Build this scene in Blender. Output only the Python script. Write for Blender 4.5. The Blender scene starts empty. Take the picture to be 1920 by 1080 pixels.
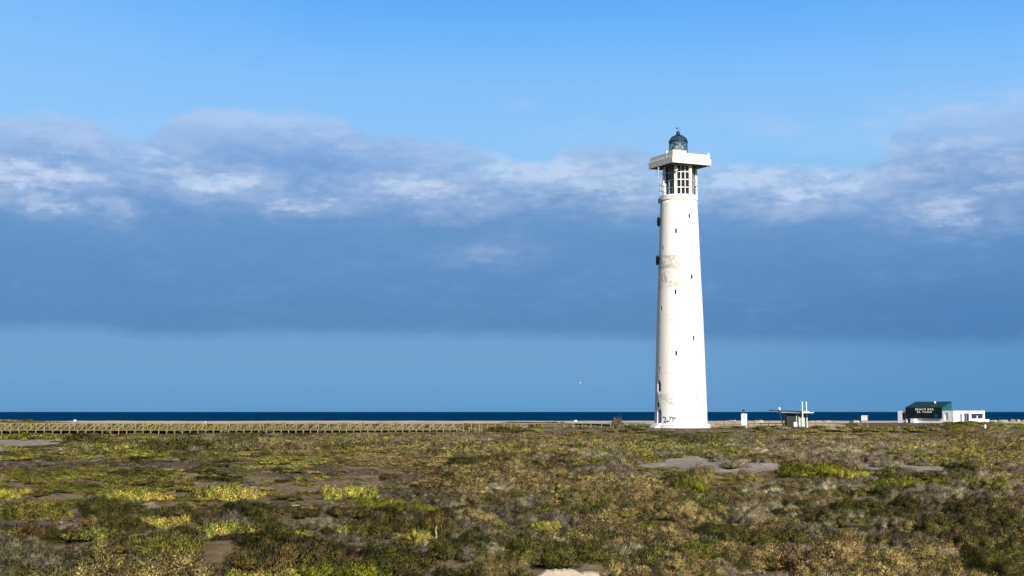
import bpy, bmesh, math, random
import numpy as np
from mathutils import Vector, Matrix
R = math.radians
C = bpy.context.scene.collection
sc = bpy.context.scene

# ------------------------------------------------------------------ camera
F = 2700.0; HC = 3.2; HOR = 772.0
PITCH = math.atan((HOR - 540) / F)
cam = bpy.data.cameras.new('camera'); cam_o = bpy.data.objects.new('camera', cam); C.objects.link(cam_o)
cam.sensor_width = 36; cam.lens = F / 1920 * 36; cam.clip_start = 0.5; cam.clip_end = 90000
cam_o.location = (0, 0, HC); cam_o.rotation_euler = (R(90) + PITCH, 0, 0)
sc.camera = cam_o
# ------------------------------------------------------------------ light
SUN_AZ = 159.5      # clockwise from +Y (behind the camera, to its right)
SUN_EL = 31.0
SKY_STRENGTH = 0.055
sun = bpy.data.lights.new('sun', 'SUN'); sun.energy = 5.0; sun.angle = R(0.5); sun.color = (1.0, 0.92, 0.80)
sun_o = bpy.data.objects.new('sun', sun); C.objects.link(sun_o)
sd = Vector((math.sin(R(SUN_AZ)) * math.cos(R(SUN_EL)), math.cos(R(SUN_AZ)) * math.cos(R(SUN_EL)), math.sin(R(SUN_EL))))
sun_o.rotation_euler = sd.to_track_quat('Z', 'Y').to_euler()
sc.view_settings.view_transform = 'Standard'; sc.view_settings.look = 'None'
sc.view_settings.exposure = 0.42; sc.view_settings.gamma = 1

# photo row / column -> world, at a given forward distance Y
def zat(v, Y): return HC + Y * math.tan(PITCH - math.atan((v - 540) / F))
def xat(u, Y, z=0.0): return (u - 960) / F * (Y * math.cos(PITCH) + (z - HC) * math.sin(PITCH))
def P(u, v, Y):
    z = zat(v, Y); return Vector((xat(u, Y, z), Y, z))
def uv_of(x, y, z):
    dz = z - HC
    dep = y * math.cos(PITCH) + dz * math.sin(PITCH)
    up = dz * math.cos(PITCH) - y * math.sin(PITCH)
    return 960 + F * x / dep, 540 - F * up / dep
def lin(c):
    return tuple(((k / 255) / 12.92 if k / 255 <= .04045 else ((k / 255 + .055) / 1.055) ** 2.4) for k in c)

# ------------------------------------------------------------------ node helper
class NT:
    def __init__(s, nt): s.t = nt; s.n = nt.nodes; s.l = nt.links
    def new(s, typ, **kw):
        n = s.n.new(typ)
        for k, v in kw.items(): setattr(n, k, v)
        return n
    def put(s, sock, v):
        if v is None: return
        if hasattr(v, 'links') or isinstance(v, bpy.types.NodeSocket): s.l.new(v, sock)
        else: sock.default_value = v
    def math(s, op, a, b=None, c=None, clamp=False):
        n = s.new('ShaderNodeMath', operation=op, use_clamp=clamp)
        s.put(n.inputs[0], a); s.put(n.inputs[1], b); s.put(n.inputs[2], c)
        return n.outputs[0]
    def mix(s, f, a, b, blend='MIX'):
        n = s.new('ShaderNodeMix', data_type='RGBA', blend_type=blend)
        s.put(n.inputs[0], f)
        for i, v in ((6, a), (7, b)):
            if isinstance(v, tuple) and len(v) == 3: v = (*v, 1)
            s.put(n.inputs[i], v)
        return n.outputs[2]
    def mr(s, v, a, b, c=0.0, d=1.0, smooth=True):
        n = s.new('ShaderNodeMapRange', interpolation_type='SMOOTHSTEP' if smooth else 'LINEAR')
        s.put(n.inputs[0], v)
        for i, k in enumerate((a, b, c, d)): s.put(n.inputs[i + 1], k)
        return n.outputs[0]
    def noise(s, vec, scale, detail=4.0, rough=0.55, dist=0.0):
        n = s.new('ShaderNodeTexNoise'); s.put(n.inputs['Vector'], vec)
        n.inputs['Scale'].default_value = scale; n.inputs['Detail'].default_value = detail
        n.inputs['Roughness'].default_value = rough; n.inputs['Distortion'].default_value = dist
        return n.outputs[0]
    def xyz(s, a, b, c):
        n = s.new('ShaderNodeCombineXYZ')
        for i, k in enumerate((a, b, c)): s.put(n.inputs[i], k)
        return n.outputs[0]
    def sep(s, v):
        n = s.new('ShaderNodeSeparateXYZ'); s.put(n.inputs[0], v); return n.outputs
    def ramp(s, f, stops, interp='LINEAR'):
        n = s.new('ShaderNodeValToRGB'); s.put(n.inputs[0], f); r = n.color_ramp; r.interpolation = interp
        while len(r.elements) < len(stops): r.elements.new(0.5)
        for e, (p, c) in zip(r.elements, stops): e.position = p; e.color = (*c, 1) if len(c) == 3 else c
        return n.outputs[0]

# ------------------------------------------------------------------ world: sky with a cloud bank over the sea
w = bpy.data.worlds.new('World'); sc.world = w; w.use_nodes = True
W = NT(w.node_tree); W.n.clear()
out = W.new('ShaderNodeOutputWorld'); bg = W.new('ShaderNodeBackground'); bg.inputs[1].default_value = SKY_STRENGTH
W.l.new(bg.outputs[0], out.inputs[0])
sky = W.new('ShaderNodeTexSky', sky_type='NISHITA'); sky.sun_disc = False
sky.sun_elevation = R(SUN_EL); sky.sun_rotation = R(SUN_AZ); sky.air_density = 1.0; sky.dust_density = 0.0; sky.ozone_density = 4.0
EXPO = 2 ** sc.view_settings.exposure
def skc(c): return tuple(k / SKY_STRENGTH / EXPO for k in lin(c))   # photographed sky colour -> world radiance
tc = W.new('ShaderNodeTexCoord'); X, Y_, Z = W.sep(tc.outputs['Generated'])
az = W.math('ARCTAN2', X, Y_)
hyp = W.math('SQRT', W.math('ADD', W.math('MULTIPLY', X, X), W.math('MULTIPLY', Y_, Y_)))
el = W.math('ARCTAN2', Z, hyp)
def dir_of(u, v):
    p = P(u, v, 1000.0) - Vector((0, 0, HC))
    return math.atan2(p.x, p.y), math.atan2(p.z, math.hypot(p.x, p.y))
def el_of(v): return dir_of(960, v)[1]
PXR = 1 / 2700.0
v_flat = W.xyz(W.math('MULTIPLY', az, 1.0), W.math('MULTIPLY', el, 2.6), 0.37)
n_big = W.noise(v_flat, 7.0, 5, .55, .4)
n_mid = W.noise(v_flat, 24.0, 5, .6, .3)
n_fin = W.noise(v_flat, 70.0, 4, .6, .2)
wx = W.math('MULTIPLY', W.math('SUBTRACT', W.noise(W.xyz(az, W.math('MULTIPLY', el, 2.0), 3.1), 16, 6, .65), .5), 0.085)
wy = W.math('MULTIPLY', W.math('SUBTRACT', W.noise(W.xyz(az, W.math('MULTIPLY', el, 2.0), 8.7), 22, 6, .65), .5), 0.034)
azw = W.math('ADD', az, wx); elw = W.math('ADD', el, wy)
# clear sky: lower part grades by height, the nishita sky takes over above the frame
clear = W.ramp(W.mr(el, 0.0, 0.36, 0, 1, False), [
    (0.0, skc((112, 170, 213))), (0.30, skc((120, 175, 220))), (0.50, skc((144, 199, 248))), (0.62, skc((134, 193, 250))),
    (0.72, skc((112, 181, 248))), (0.80, skc((96, 172, 246))), (1.0, skc((70, 150, 235)))])
clear = W.mix(W.mr(W.math('ADD', az, W.math('MULTIPLY', wx, 2)), -0.40, -0.08, 0.40, 0.0), clear, skc((150, 202, 253)))
nish = W.mix(1.0, sky.outputs[0], (1, 1, 1), 'MULTIPLY')
front = W.math('MULTIPLY', W.mr(el, 0.30, 0.5, 1, 0), W.mr(Y_, 0.2, 0.6, 0, 1))
base = W.mix(front, nish, clear)
# top outline of the bank
def curve(pts, amin, amax, emin, emax, smooth=True):
    n = W.new('ShaderNodeFloatCurve'); m = n.mapping; c = m.curves[0]
    q = []
    for u, v in pts:
        a, e = dir_of(u, v)
        q.append(((a - amin) / (amax - amin), (e - emin) / (emax - emin)))
    q.sort()
    c.points[0].location = q[0]; c.points[1].location = q[-1]
    for k in q[1:-1]: c.points.new(*k)
    for p in c.points: p.handle_type = 'AUTO_CLAMPED'
    m.update()
    W.put(n.inputs['Value'], W.mr(W.math('ADD', az, W.math('MULTIPLY', wx, .3)), amin, amax, 0, 1, False))
    return W.math('MULTIPLY_ADD', n.outputs[0], emax - emin, emin)
top = curve([(-400, 190), (0, 208), (90, 204), (180, 214), (240, 258), (290, 245), (330, 214), (430, 200), (560, 208), (625, 216), (680, 240), (780, 254), (860, 262), (930, 284), (1000, 300),
             (1060, 268), (1120, 258), (1185, 270), (1230, 300), (1350, 304), (1500, 306), (1570, 311), (1640, 296), (1690, 225), (1800, 188), (1920, 178), (2400, 150)], -0.5, 0.5, 0, 0.4)
bot = curve([(-400, 618), (0, 616), (120, 613), (200, 617), (260, 626), (350, 628), (470, 622), (600, 624), (800, 626), (1000, 628), (1200, 634), (1400, 636), (1600, 640), (1920, 642), (2400, 640)], -0.5, 0.5, 0, 0.4)
soft = W.curve = None
d_top = W.math('SUBTRACT', W.math('ADD', top, W.math('MULTIPLY', W.math('SUBTRACT', n_mid, .5), 0.016)), el)
m_top = W.mr(d_top, -0.002, 0.007, 0, 1)
op_top = W.mr(d_top, 0.0, 0.04, 0.72, 1.0)        # the upper rim is thin
d_bot = W.math('SUBTRACT', W.math('ADD', el, W.math('MULTIPLY', W.math('SUBTRACT', n_mid, .5), 0.006)), bot)
m_bot = W.mr(W.math('ADD', d_bot, W.math('MULTIPLY', W.math('SUBTRACT', n_fin, .5), .007)), -0.007, 0.0065, 0, 1)
# colour of the bank by height
cb = W.ramp(W.mr(W.math('ADD', el, W.math('MULTIPLY', W.math('SUBTRACT', n_big, .5), 0.05)), el_of(660), el_of(190), 0, 1, False), [
    (0.0, skc((93, 139, 187))), (0.12, skc((92, 139, 189))), (0.30, skc((95, 143, 195))), (0.48, skc((102, 149, 200))), (0.60, skc((117, 159, 208))), (0.74, skc((138, 176, 222))), (0.90, skc((168, 197, 236))), (1.0, skc((176, 204, 242)))])
dark = W.math('MULTIPLY', W.mr(n_big, .50, .72, 0, 1), .35)
cb = W.mix(dark, cb, skc((88, 138, 194)))
cb = W.mix(W.math('MULTIPLY', W.mr(azw, 0.05, 0.34, 0, .55), W.mr(el, .04, .13, 1, 0)), cb, skc((68, 121, 178)))
# puffs: (u, v, half width, half height, strength) dark ones negative
puffs = [(60, 330, 120, 17, .85), (150, 322, 60, 14, .4), (110, 374, 55, 15, .5), (15, 372, 40, 10, .3), (205, 398, 22, 16, .3), (285, 300, 60, 22, .55), (355, 330, 50, 22, .55), (425, 342, 70, 22, .75), (130, 262, 80, 26, .35), (60, 228, 130, 22, .25),
         (575, 375, 65, 14, .6), (740, 345, 60, 22, .7), (800, 360, 90, 22, .65), (850, 315, 45, 30, .35), (985, 318, 70, 30, .95), (1100, 332, 110, 26, .6), (1180, 340, 90, 28, .7), (1390, 328, 115, 30, 1.15), (1500, 342, 120, 28, .95), (1570, 330, 80, 18, .5),
         (1120, 272, 55, 18, .3), (1680, 330, 70, 14, .4), (1775, 400, 75, 24, .55), (1830, 410, 30, 22, .25), (1880, 352, 50, 12, .45), (1690, 222, 55, 12, .4), (1840, 192, 90, 12, .4), (1720, 276, 120, 12, .45), (1880, 300, 60, 16, .35), (925, 470, 55, 16, .22),
         (430, 222, 120, 16, .25), (660, 262, 110, 16, .3), (820, 280, 90, 16, .3), (1250, 370, 250, 20, .15)]
darks = [(560, 300, 180, 26, .75), (480, 275, 130, 18, .4), (90, 292, 80, 13, .5), (620, 335, 90, 16, .5), (900, 345, 60, 22, .35), (860, 330, 30, 14, .3), (1700, 350, 140, 12, .4), (1790, 250, 150, 18, .35), (300, 380, 120, 18, .3), (1620, 390, 90, 20, .3)]
def puff_sum(lst):
    acc = None
    for u, v, ru, rv, s in lst:
        a, e = dir_of(u, v)
        dx = W.math('MULTIPLY', W.math('SUBTRACT', azw, a), 1 / (ru * PXR)); dy = W.math('MULTIPLY', W.math('SUBTRACT', elw, e), 1 / (rv * PXR))
        q = W.math('MULTIPLY_ADD', dx, dx, W.math('MULTIPLY', dy, dy))
        f = W.math('MULTIPLY', W.mr(q, 0.0, 2.4, 1, 0), s)
        f = W.math('MAXIMUM', f, W.math('MULTIPLY', W.mr(q, 0.0, 8.0, 1, 0), s * .42))
        acc = f if acc is None else W.math('MAXIMUM', acc, f)
    return acc
br = W.math('MULTIPLY', puff_sum(puffs), 1.18); dk = puff_sum(darks)
br = W.math('MULTIPLY', br, W.mr(W.math('ADD', W.math('MULTIPLY', n_mid, .6), W.math('MULTIPLY', n_fin, .4)), .33, .62, .25, 1.15))
br = W.math('ADD', br, W.math('MULTIPLY', W.mr(n_fin, .45, .8, 0, .10), W.mr(el, el_of(460), el_of(360), 0, 1)), None, True)
mot = W.math('ADD', W.math('MULTIPLY', W.noise(W.xyz(az, W.math('MULTIPLY', el, 3.2), 5.5), 13, 6, .62, .5), .65), W.math('MULTIPLY', n_fin, .35))
cb = W.mix(W.mr(mot, .48, .70, 0, .22), cb, skc((128, 168, 216))); cb = W.mix(W.mr(mot, .50, .30, 0, .22), cb, skc((80, 128, 184)))
cb = W.mix(W.math('MULTIPLY', dk, .8), cb, skc((104, 153, 212)))
cb = W.mix(W.math('MULTIPLY', br, .95), cb, skc((196, 214, 242)))
# faint wisps above the bank
wisp = puff_sum([(1440, 232, 110, 18, .45), (960, 200, 30, 10, .25), (1130, 268, 75, 26, .5), (1640, 15, 60, 14, .12), (1250, 280, 80, 14, .25), (1560, 235, 60, 14, .2), (240, 255, 90, 30, .3), (1640, 285, 60, 20, .35), (1700, 222, 75, 16, .7), (1850, 192, 110, 20, .75), (1900, 225, 100, 26, .75), (1730, 265, 110, 16, .8), (1800, 240, 90, 22, .6)])
base = W.mix(W.math('MULTIPLY', wisp, W.mr(n_mid, .35, .65, .2, 1)), base, skc((170, 202, 243)))
thin = W.math('MULTIPLY', W.mr(az, .22, .27, 0, 1), W.mr(el, el_of(318), el_of(255), 0, .42))
op_top = W.math('MULTIPLY', op_top, W.math('SUBTRACT', 1.0, thin))
fin = W.mix(W.math('MULTIPLY', W.math('MULTIPLY', m_top, op_top), W.mr(Y_, 0.2, 0.6, 0, 1)), base, cb)
low = W.ramp(W.mr(W.math('ADD', el, W.math('MULTIPLY', W.math('SUBTRACT', n_big, .5), .02)), 0, el_of(610), 0, 1, False), [(0.0, skc((98, 155, 202))), (0.45, skc((112, 162, 207))), (1.0, skc((114, 162, 208)))])
low = W.mix(W.mr(az, 0.0, .36, 0, .7), low, skc((84, 141, 194)))
lowm = W.math('MULTIPLY', W.math('SUBTRACT', 1.0, m_bot), W.mr(Y_, 0.2, 0.6, 0, 1))
fin = W.mix(lowm, fin, low)
W.l.new(fin, bg.inputs[0])
w.cycles.sampling_method = 'MANUAL'; w.cycles.sample_map_resolution = 512

# ------------------------------------------------------------------ materials
def mat(name, col, rough=.7, var=.0, vscale=3.0, metal=0.0, spec=.3, dirt=None, dscale=1.0, bump=0.0):
    m = bpy.data.materials.new(name); m.use_nodes = True; N = NT(m.node_tree); b = N.n['Principled BSDF']
    b.inputs['Roughness'].default_value = rough; b.inputs['Metallic'].default_value = metal
    b.inputs['Specular IOR Level'].default_value = spec
    t = N.new('ShaderNodeTexCoord')
    c = (*col, 1)
    if var:
        f = N.noise(t.outputs['Object'], vscale, 5, .6)
        c = N.mix(N.mr(f, .3, .7), tuple(k * (1 - var) for k in col), tuple(min(1, k * (1 + var)) for k in col))
    if dirt:
        f2 = N.noise(t.outputs['Object'], dscale, 6, .65)
        c = N.mix(N.mr(f2, .52, .75, 0, .8), c, dirt)
    N.put(b.inputs['Base Color'], c)
    if bump:
        bn = N.new('ShaderNodeBump'); bn.inputs['Strength'].default_value = bump
        N.put(bn.inputs['Height'], N.noise(t.outputs['Object'], vscale * 3, 5, .6)); N.l.new(bn.outputs[0], b.inputs['Normal'])
    return m
M = {}
M['white'] = mat('white_paint', (.80, .79, .75), .75, .05, .8, spec=.2, bump=.05)
M['offwhite'] = mat('aged_white_concrete', (.60, .57, .50), .8, .10, 1.2, spec=.2, dirt=(.40, .36, .30), dscale=.9)
M['slabwhite'] = mat('gallery_white_concrete', (.76, .73, .67), .8, .06, 1.2, spec=.2, dirt=(.60, .55, .47), dscale=.7)
M['barwhite'] = mat('bar_white_render', (.80, .81, .83), .8, .04, 1.0, spec=.2)
M['pane'] = mat('dark_glass', (.012, .017, .024), .15, 0, spec=.5)
M['hole'] = mat('dark_opening', (.015, .015, .018), .8, 0, spec=.1)
M['greyframe'] = mat('grey_blue_frame', (.42, .49, .52), .5, .1)
M['lantern'] = mat('lantern_green_metal', (.012, .034, .040), .45, .3, 4, metal=.3)
M['wood'] = mat('weathered_timber', (.27, .215, .12), .8, .25, 2.5, dirt=(.15, .12, .08), dscale=1.5)
M['darkwood'] = mat('dark_weathered_timber', (.16, .115, .07), .85, .25, 2.5)
M['wooddeck'] = mat('timber_deck', (.22, .16, .10), .85, .2, 3)
M['blackmetal'] = mat('black_painted_metal', (.02, .02, .02), .5)
M['greymetal'] = mat('grey_galvanised_metal', (.30, .31, .31), .4, .1, metal=.5)
M['rail'] = mat('dull_grey_rail', (.20, .20, .20), .6, .1)
M['drum'] = mat('matt_black_dish', (.008, .009, .011), .8, spec=.05)
M['palegreen'] = mat('pale_green_paint', (.50, .58, .48), .6, .06, 2)
M['paleblue'] = mat('pale_blue_paint', (.62, .74, .76), .6, .05, 2)
M['darkwall'] = mat('shaded_green_grey_panel', (.018, .024, .019), .6, .15, 2)  # green-grey taken darker, the shelter's shade put into the colour
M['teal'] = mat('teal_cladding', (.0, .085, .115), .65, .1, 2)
M['tealshade'] = mat('dark_teal_cladding', (.0008, .010, .016), .6, .15, 2)  # teal cladding again, shade on the block front put into the colour
M['tealroof'] = mat('dark_teal_roof', (.012, .035, .042), .55, .15, 2)
M['stone'] = mat('pale_sandstone', (.42, .35, .28), .9, .18, 1.5, dirt=(.30, .22, .16), dscale=2, bump=.4)
M['lava'] = mat('dark_lava_rock', (.05, .043, .042), .9, .3, 3, bump=.5)
M['slab'] = mat('pale_limestone', (.46, .40, .30), .9, .12, 6, dirt=(.42, .33, .21), dscale=3, bump=.5)
M['drift'] = mat('bleached_driftwood', (.33, .28, .20), .8, .2, 8)
M['yellow'] = mat('yellow_plastic', (.75, .55, .08), .6)
M['blueplastic'] = mat('blue_white_plastic', (.45, .55, .80), .6, .3, 6)
M['brownwall'] = mat('dark_brown_door', (.035, .02, .025), .7)
M['brass'] = mat('bright_lens', (.75, .78, .76), .25, .1)

# ------------------------------------------------------------------ mesh helpers
def link(name, me, m=None, parent=None):
    o = bpy.data.objects.new(name, me); C.objects.link(o)
    if m is not None and not me.materials: me.materials.append(m)
    if parent is not None: o.parent = parent; o.matrix_parent_inverse = Matrix.Identity(4)
    return o
def tag(o, label, cat, group=None):
    o['label'] = label; o['category'] = cat
    if group: o['group'] = group
    return o
def thing(name, label, cat, loc, rz=0.0, group=None):
    o = bpy.data.objects.new(name, None); C.objects.link(o); o.location = loc; o.rotation_euler = (0, 0, rz)
    o.empty_display_size = .3
    return tag(o, label, cat, group)
class MB:
    def __init__(s): s.b = bmesh.new()
    def box(s, x0, y0, z0, x1, y1, z1, rot=None):
        vs = [s.b.verts.new(p) for p in [(x0, y0, z0), (x1, y0, z0), (x1, y1, z0), (x0, y1, z0), (x0, y0, z1), (x1, y0, z1), (x1, y1, z1), (x0, y1, z1)]]
        for f in [(3, 2, 1, 0), (4, 5, 6, 7), (0, 1, 5, 4), (1, 2, 6, 5), (2, 3, 7, 6), (3, 0, 4, 7)]: s.b.faces.new([vs[i] for i in f])
        if rot is not None: bmesh.ops.transform(s.b, matrix=rot, verts=vs)
        return s
    def tube(s, p, q, r0, r1=None, n=8, caps=True):
        p = Vector(p); q = Vector(q); r1 = r0 if r1 is None else r1
        d = (q - p).normalized(); a = d.orthogonal().normalized(); b = d.cross(a)
        rings = []
        for c, r in ((p, r0), (q, r1)):
            rings.append([s.b.verts.new(c + (a * math.cos(2 * math.pi * i / n) + b * math.sin(2 * math.pi * i / n)) * r) for i in range(n)])
        for i in range(n):
            j = (i + 1) % n; s.b.faces.new((rings[0][i], rings[0][j], rings[1][j], rings[1][i]))
        if caps: s.b.faces.new(list(reversed(rings[0]))); s.b.faces.new(rings[1])
        return s
    def beam(s, p, q, w, h=None):
        p = Vector(p); q = Vector(q); h = h or w; d = (q - p).normalized()
        up = Vector((0, 0, 1)) if abs(d.z) < .95 else Vector((0, 1, 0))
        a = d.cross(up).normalized() * w / 2; b = a.cross(d).normalized() * h / 2
        v = [s.b.verts.new(c + sa * a + sb * b) for c in (p, q) for sa, sb in ((-1, -1), (1, -1), (1, 1), (-1, 1))]
        for f in [(3, 2, 1, 0), (4, 5, 6, 7), (0, 1, 5, 4), (1, 2, 6, 5), (2, 3, 7, 6), (3, 0, 4, 7)]: s.b.faces.new([v[i] for i in f])
        return s
    def lathe(s, prof, n=32, a0=0.0, close=True):
        rings = []
        for r, z in prof:
            if r < 1e-5: rings.append([s.b.verts.new((0, 0, z))])
            else: rings.append([s.b.verts.new((r * math.cos(a0 + 2 * math.pi * i / n), r * math.sin(a0 + 2 * math.pi * i / n), z)) for i in range(n)])
        for A, B in zip(rings, rings[1:]):
            for i in range(n):
                j = (i + 1) % n
                if len(A) == 1 and len(B) == 1: continue
                if len(A) == 1: s.b.faces.new((A[0], B[j], B[i]))
                elif len(B) == 1: s.b.faces.new((A[i], A[j], B[0]))
                else: s.b.faces.new((A[i], A[j], B[j], B[i]))
        return s
    def poly(s, pts, depth=None):
        vs = [s.b.verts.new(p) for p in pts]; f = s.b.faces.new(vs)
        if depth is not None:
            r = bmesh.ops.extrude_face_region(s.b, geom=[f]); nv = [g for g in r['geom'] if isinstance(g, bmesh.types.BMVert)]
            bmesh.ops.translate(s.b, vec=depth, verts=nv)
        return s
    def blob(s, c, rx, ry, rz, seed=0, sub=2, amp=.25):
        r = bmesh.ops.create_icosphere(s.b, subdivisions=sub, radius=1.0)
        rnd = random.Random(seed); ph = [rnd.uniform(0, 6) for _ in range(6)]
        for v in r['verts']:
            p = v.co
            k = 1 + amp * (math.sin(3 * p.x + ph[0]) * math.sin(3.5 * p.y + ph[1]) + .6 * math.sin(6 * p.z + ph[2] + 4 * p.x)) + rnd.uniform(-.3, .3) * amp
            v.co = Vector(c) + Vector((p.x * rx * k, p.y * ry * k, p.z * rz * k))
        return s
    def build(s, name, m, parent=None, smooth=False, loc=None, bevel=0.0):
        if bevel: bmesh.ops.bevel(s.b, geom=s.b.edges[:], offset=bevel, segments=1, affect='EDGES')
        bmesh.ops.recalc_face_normals(s.b, faces=s.b.faces[:])
        me = bpy.data.meshes.new(name); s.b.to_mesh(me); s.b.free()
        if smooth: me.polygons.foreach_set('use_smooth', [True] * len(me.polygons))
        o = link(name, me, m, parent)
        if loc is not None: o.location = loc
        return o

# ------------------------------------------------------------------ noise in numpy
def _h(ix, iy, s):
    n = (ix.astype(np.int64) * 374761393 + iy.astype(np.int64) * 668265263 + s * 974634777) & 0xffffffff
    n = ((n ^ (n >> 13)) * 1274126177) & 0xffffffff
    return ((n ^ (n >> 16)) & 0xffffff) / float(0xffffff)
def vnoise(x, y, s=0):
    x = np.asarray(x, float); y = np.asarray(y, float)
    ix = np.floor(x); iy = np.floor(y); fx = x - ix; fy = y - iy
    fx = fx * fx * (3 - 2 * fx); fy = fy * fy * (3 - 2 * fy)
    a = _h(ix, iy, s); b = _h(ix + 1, iy, s); c = _h(ix, iy + 1, s); d = _h(ix + 1, iy + 1, s)
    return (a * (1 - fx) + b * fx) * (1 - fy) + (c * (1 - fx) + d * fx) * fy
def fbm(x, y, s=0, o=4):
    t = 0; a = .5; n = 0
    for k in range(o): t = t + a * vnoise(x, y, s + k * 17); n += a; x = x * 2.03 + 11.3; y = y * 2.03 + 5.1; a *= .5
    return t / n
def sst(x, a, b):
    t = np.clip((x - a) / (b - a), 0, 1); return t * t * (3 - 2 * t)

# ------------------------------------------------------------------ terrain
MZ = -0.9
def uv_np(x, y, z):
    dz = z - HC; cp = math.cos(PITCH); sp = math.sin(PITCH)
    dep = np.maximum(y * cp + dz * sp, 1.0); up = dz * cp - y * sp
    return 960 + F * x / dep, 540 - F * up / dep
def hz(x, y):
    x = np.asarray(x, float); y = np.asarray(y, float)
    n = fbm(x / 9, y / 9, 3, 3) - .5
    hm = sst(fbm(x / 3.6, y / 3.6, 12, 3), .42, .68) * (1 - sst(y, 235, 250))
    marsh = MZ - .10 + .30 * n + .34 * hm
    dune = sst(y, 286, 338) * 1.15 + sst(y, 335, 400) * .50
    dune = dune + .5 * (fbm(x / 14, y / 10, 5, 3) - .45) * sst(y, 290, 310) * (1 - sst(y, 345, 375))
    yl = 250 + 38 * (x + 96.3) / 86.0
    dune = dune + (1 - sst(x, -14, -6)) * sst(y - yl, 1.3, 2.6) * (1 - sst(y, 300, 335)) * (.90 - .25 * sst(x, -70, -20)) - (1 - sst(x, -14, -6)) * sst(y - yl, -11, -3) * (1 - sst(y - yl, 1.0, 1.6)) * .32
    # higher dunes far left
    dune = dune + 1.3 * sst(-x, 95, 125) * np.exp(-((y - 322) / 22) ** 2) * (.7 + .6 * fbm(x / 8, y / 8, 9, 2))
    z = marsh + dune
    # made ground (embankment) around tower and kiosk
    xb = sst(x, 0.5, 5) * (1 - sst(x, 78, 92))
    bank = xb * sst(y, 270.5, 275.5) * (1 - sst(y, 345, 380))
    z = z * (1 - bank) + bank * (0.0 + .02 * n + .45 * sst(y, 300, 350))
    # beach bar platform
    bx = sst(x, 82, 90) * (1 - sst(x, 140, 155)) * sst(y, 322, 340) * (1 - sst(y, 372, 395))
    z = z * (1 - bx) + bx * .5
    # mound in front of the bar
    z = z + .80 * np.exp(-((x - 103) / 6.5) ** 2 - ((y - 320) / 8) ** 2)
    # beach face to the sea
    z = z - sst(y, 402, 440) * 2.3
    z = z - sst(y, 440, 520) * 4
    z = np.where(y < 20, MZ + (z - MZ) * .3, z)
    return z
def gz(x, y): return float(hz(np.array([x]), np.array([y]))[0])

# bare ground regions, given where the photograph shows them: (u, v, ru, rv, kind)  kind 1 pale mud, 2 brown soil, 3 dark soil
bare = [(1330, 876, 160, 16, 1), (1215, 881, 90, 8, 1), (1440, 877, 70, 9, 1), (1560, 896, 70, 5, 1), (1690, 883, 100, 7, 1), (40, 831, 110, 7, 1), (190, 834, 60, 4, 1), (790, 859, 38, 4, 1), (20, 1079, 90, 9, 1),
        (60, 1000, 140, 26, 2), (100, 868, 150, 6, 2), (330, 856, 70, 5, 2), (420, 862, 90, 6, 2), (40, 960, 90, 8, 2), (50, 905, 90, 5, 2), (650, 962, 40, 5, 2), (480, 848, 90, 4, 2), (700, 905, 80, 6, 2), (480, 1018, 30, 3, 2), (170, 1060, 90, 14, 2),
        (60, 978, 100, 11, 3), (150, 874, 190, 10, 3), (330, 881, 210, 13, 3), (560, 886, 170, 13, 3), (690, 889, 100, 9, 3), (370, 905, 120, 7, 2), (150, 915, 70, 6, 2), (600, 915, 60, 6, 2), (40, 905, 60, 5, 2), (330, 936, 70, 6, 3), (820, 895, 60, 5, 3), (460, 926, 60, 4, 2), (1190, 1078, 110, 5, 3), (1010, 1000, 90, 8, 3), (1650, 955, 70, 8, 3), (560, 955, 70, 7, 2), (800, 930, 70, 7, 3),
        (1720, 798, 60, 5, 3)]
def bare_masks(x, y):
    u, v = uv_np(x, y, np.full_like(x, MZ))
    d = np.maximum(y, 5)
    nu = (fbm(x / 2.5, y / 5, 21, 4) - .5) * 2; nv = (fbm(x / 2.5 + 50, y / 5, 33, 4) - .5) * 2
    res = {1: np.zeros_like(x), 2: np.zeros_like(x), 3: np.zeros_like(x)}
    for bu, bv, ru, rv, k in bare:
        q = np.sqrt(((u - bu + nu * ru * .35) / ru) ** 2 + ((v - bv) / rv) ** 2) + nv * .5
        res[k] = np.maximum(res[k], 1 - sst(q, .75, 1.1))
    return u, v, res

def axis(fine0, fine1, step, lo, hi):
    a = list(np.arange(fine0, fine1 + step * .5, step)); s = step
    while a[-1] < hi: s *= 1.25; a.append(min(hi, a[-1] + s))
    s = step; b = []
    c = fine0
    while c > lo: s *= 1.25; c = max(lo, c - s); b.append(c)
    return np.array(b[::-1] + a)
xs = axis(-150, 170, 1.1, -4000, 4000); ys1 = axis(20, 140, .7, -400, 140); ys = np.concatenate([ys1, np.arange(141.3, 445, 1.3), np.array([450, 460, 480, 520, 600])])
GX, GY = np.meshgrid(xs, ys); gx = GX.ravel(); gy = GY.ravel(); gzv = hz(gx, gy)
me = bpy.data.meshes.new('ground')
nx, ny = len(xs), len(ys)
idx = np.arange(nx * ny).reshape(ny, nx)
fc = np.stack([idx[:-1, :-1], idx[:-1, 1:], idx[1:, 1:], idx[1:, :-1]], -1).reshape(-1, 4)
def np_mesh(me, co, faces, k):
    me.vertices.add(len(co)); me.vertices.foreach_set('co', co.astype(np.float32).ravel())
    me.loops.add(len(faces) * k); me.loops.foreach_set('vertex_index', faces.astype(np.int32).ravel())
    me.polygons.add(len(faces)); me.polygons.foreach_set('loop_start', np.arange(0, len(faces) * k, k, dtype=np.int32))
    me.update(calc_edges=True)
np_mesh(me, np.stack([gx, gy, gzv], 1), fc, 4)
me.polygons.foreach_set('use_smooth', np.ones(len(fc), bool))
_, _, bm_ = bare_masks(gx, gy)
right = sst(gx, 20, 45)
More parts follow.
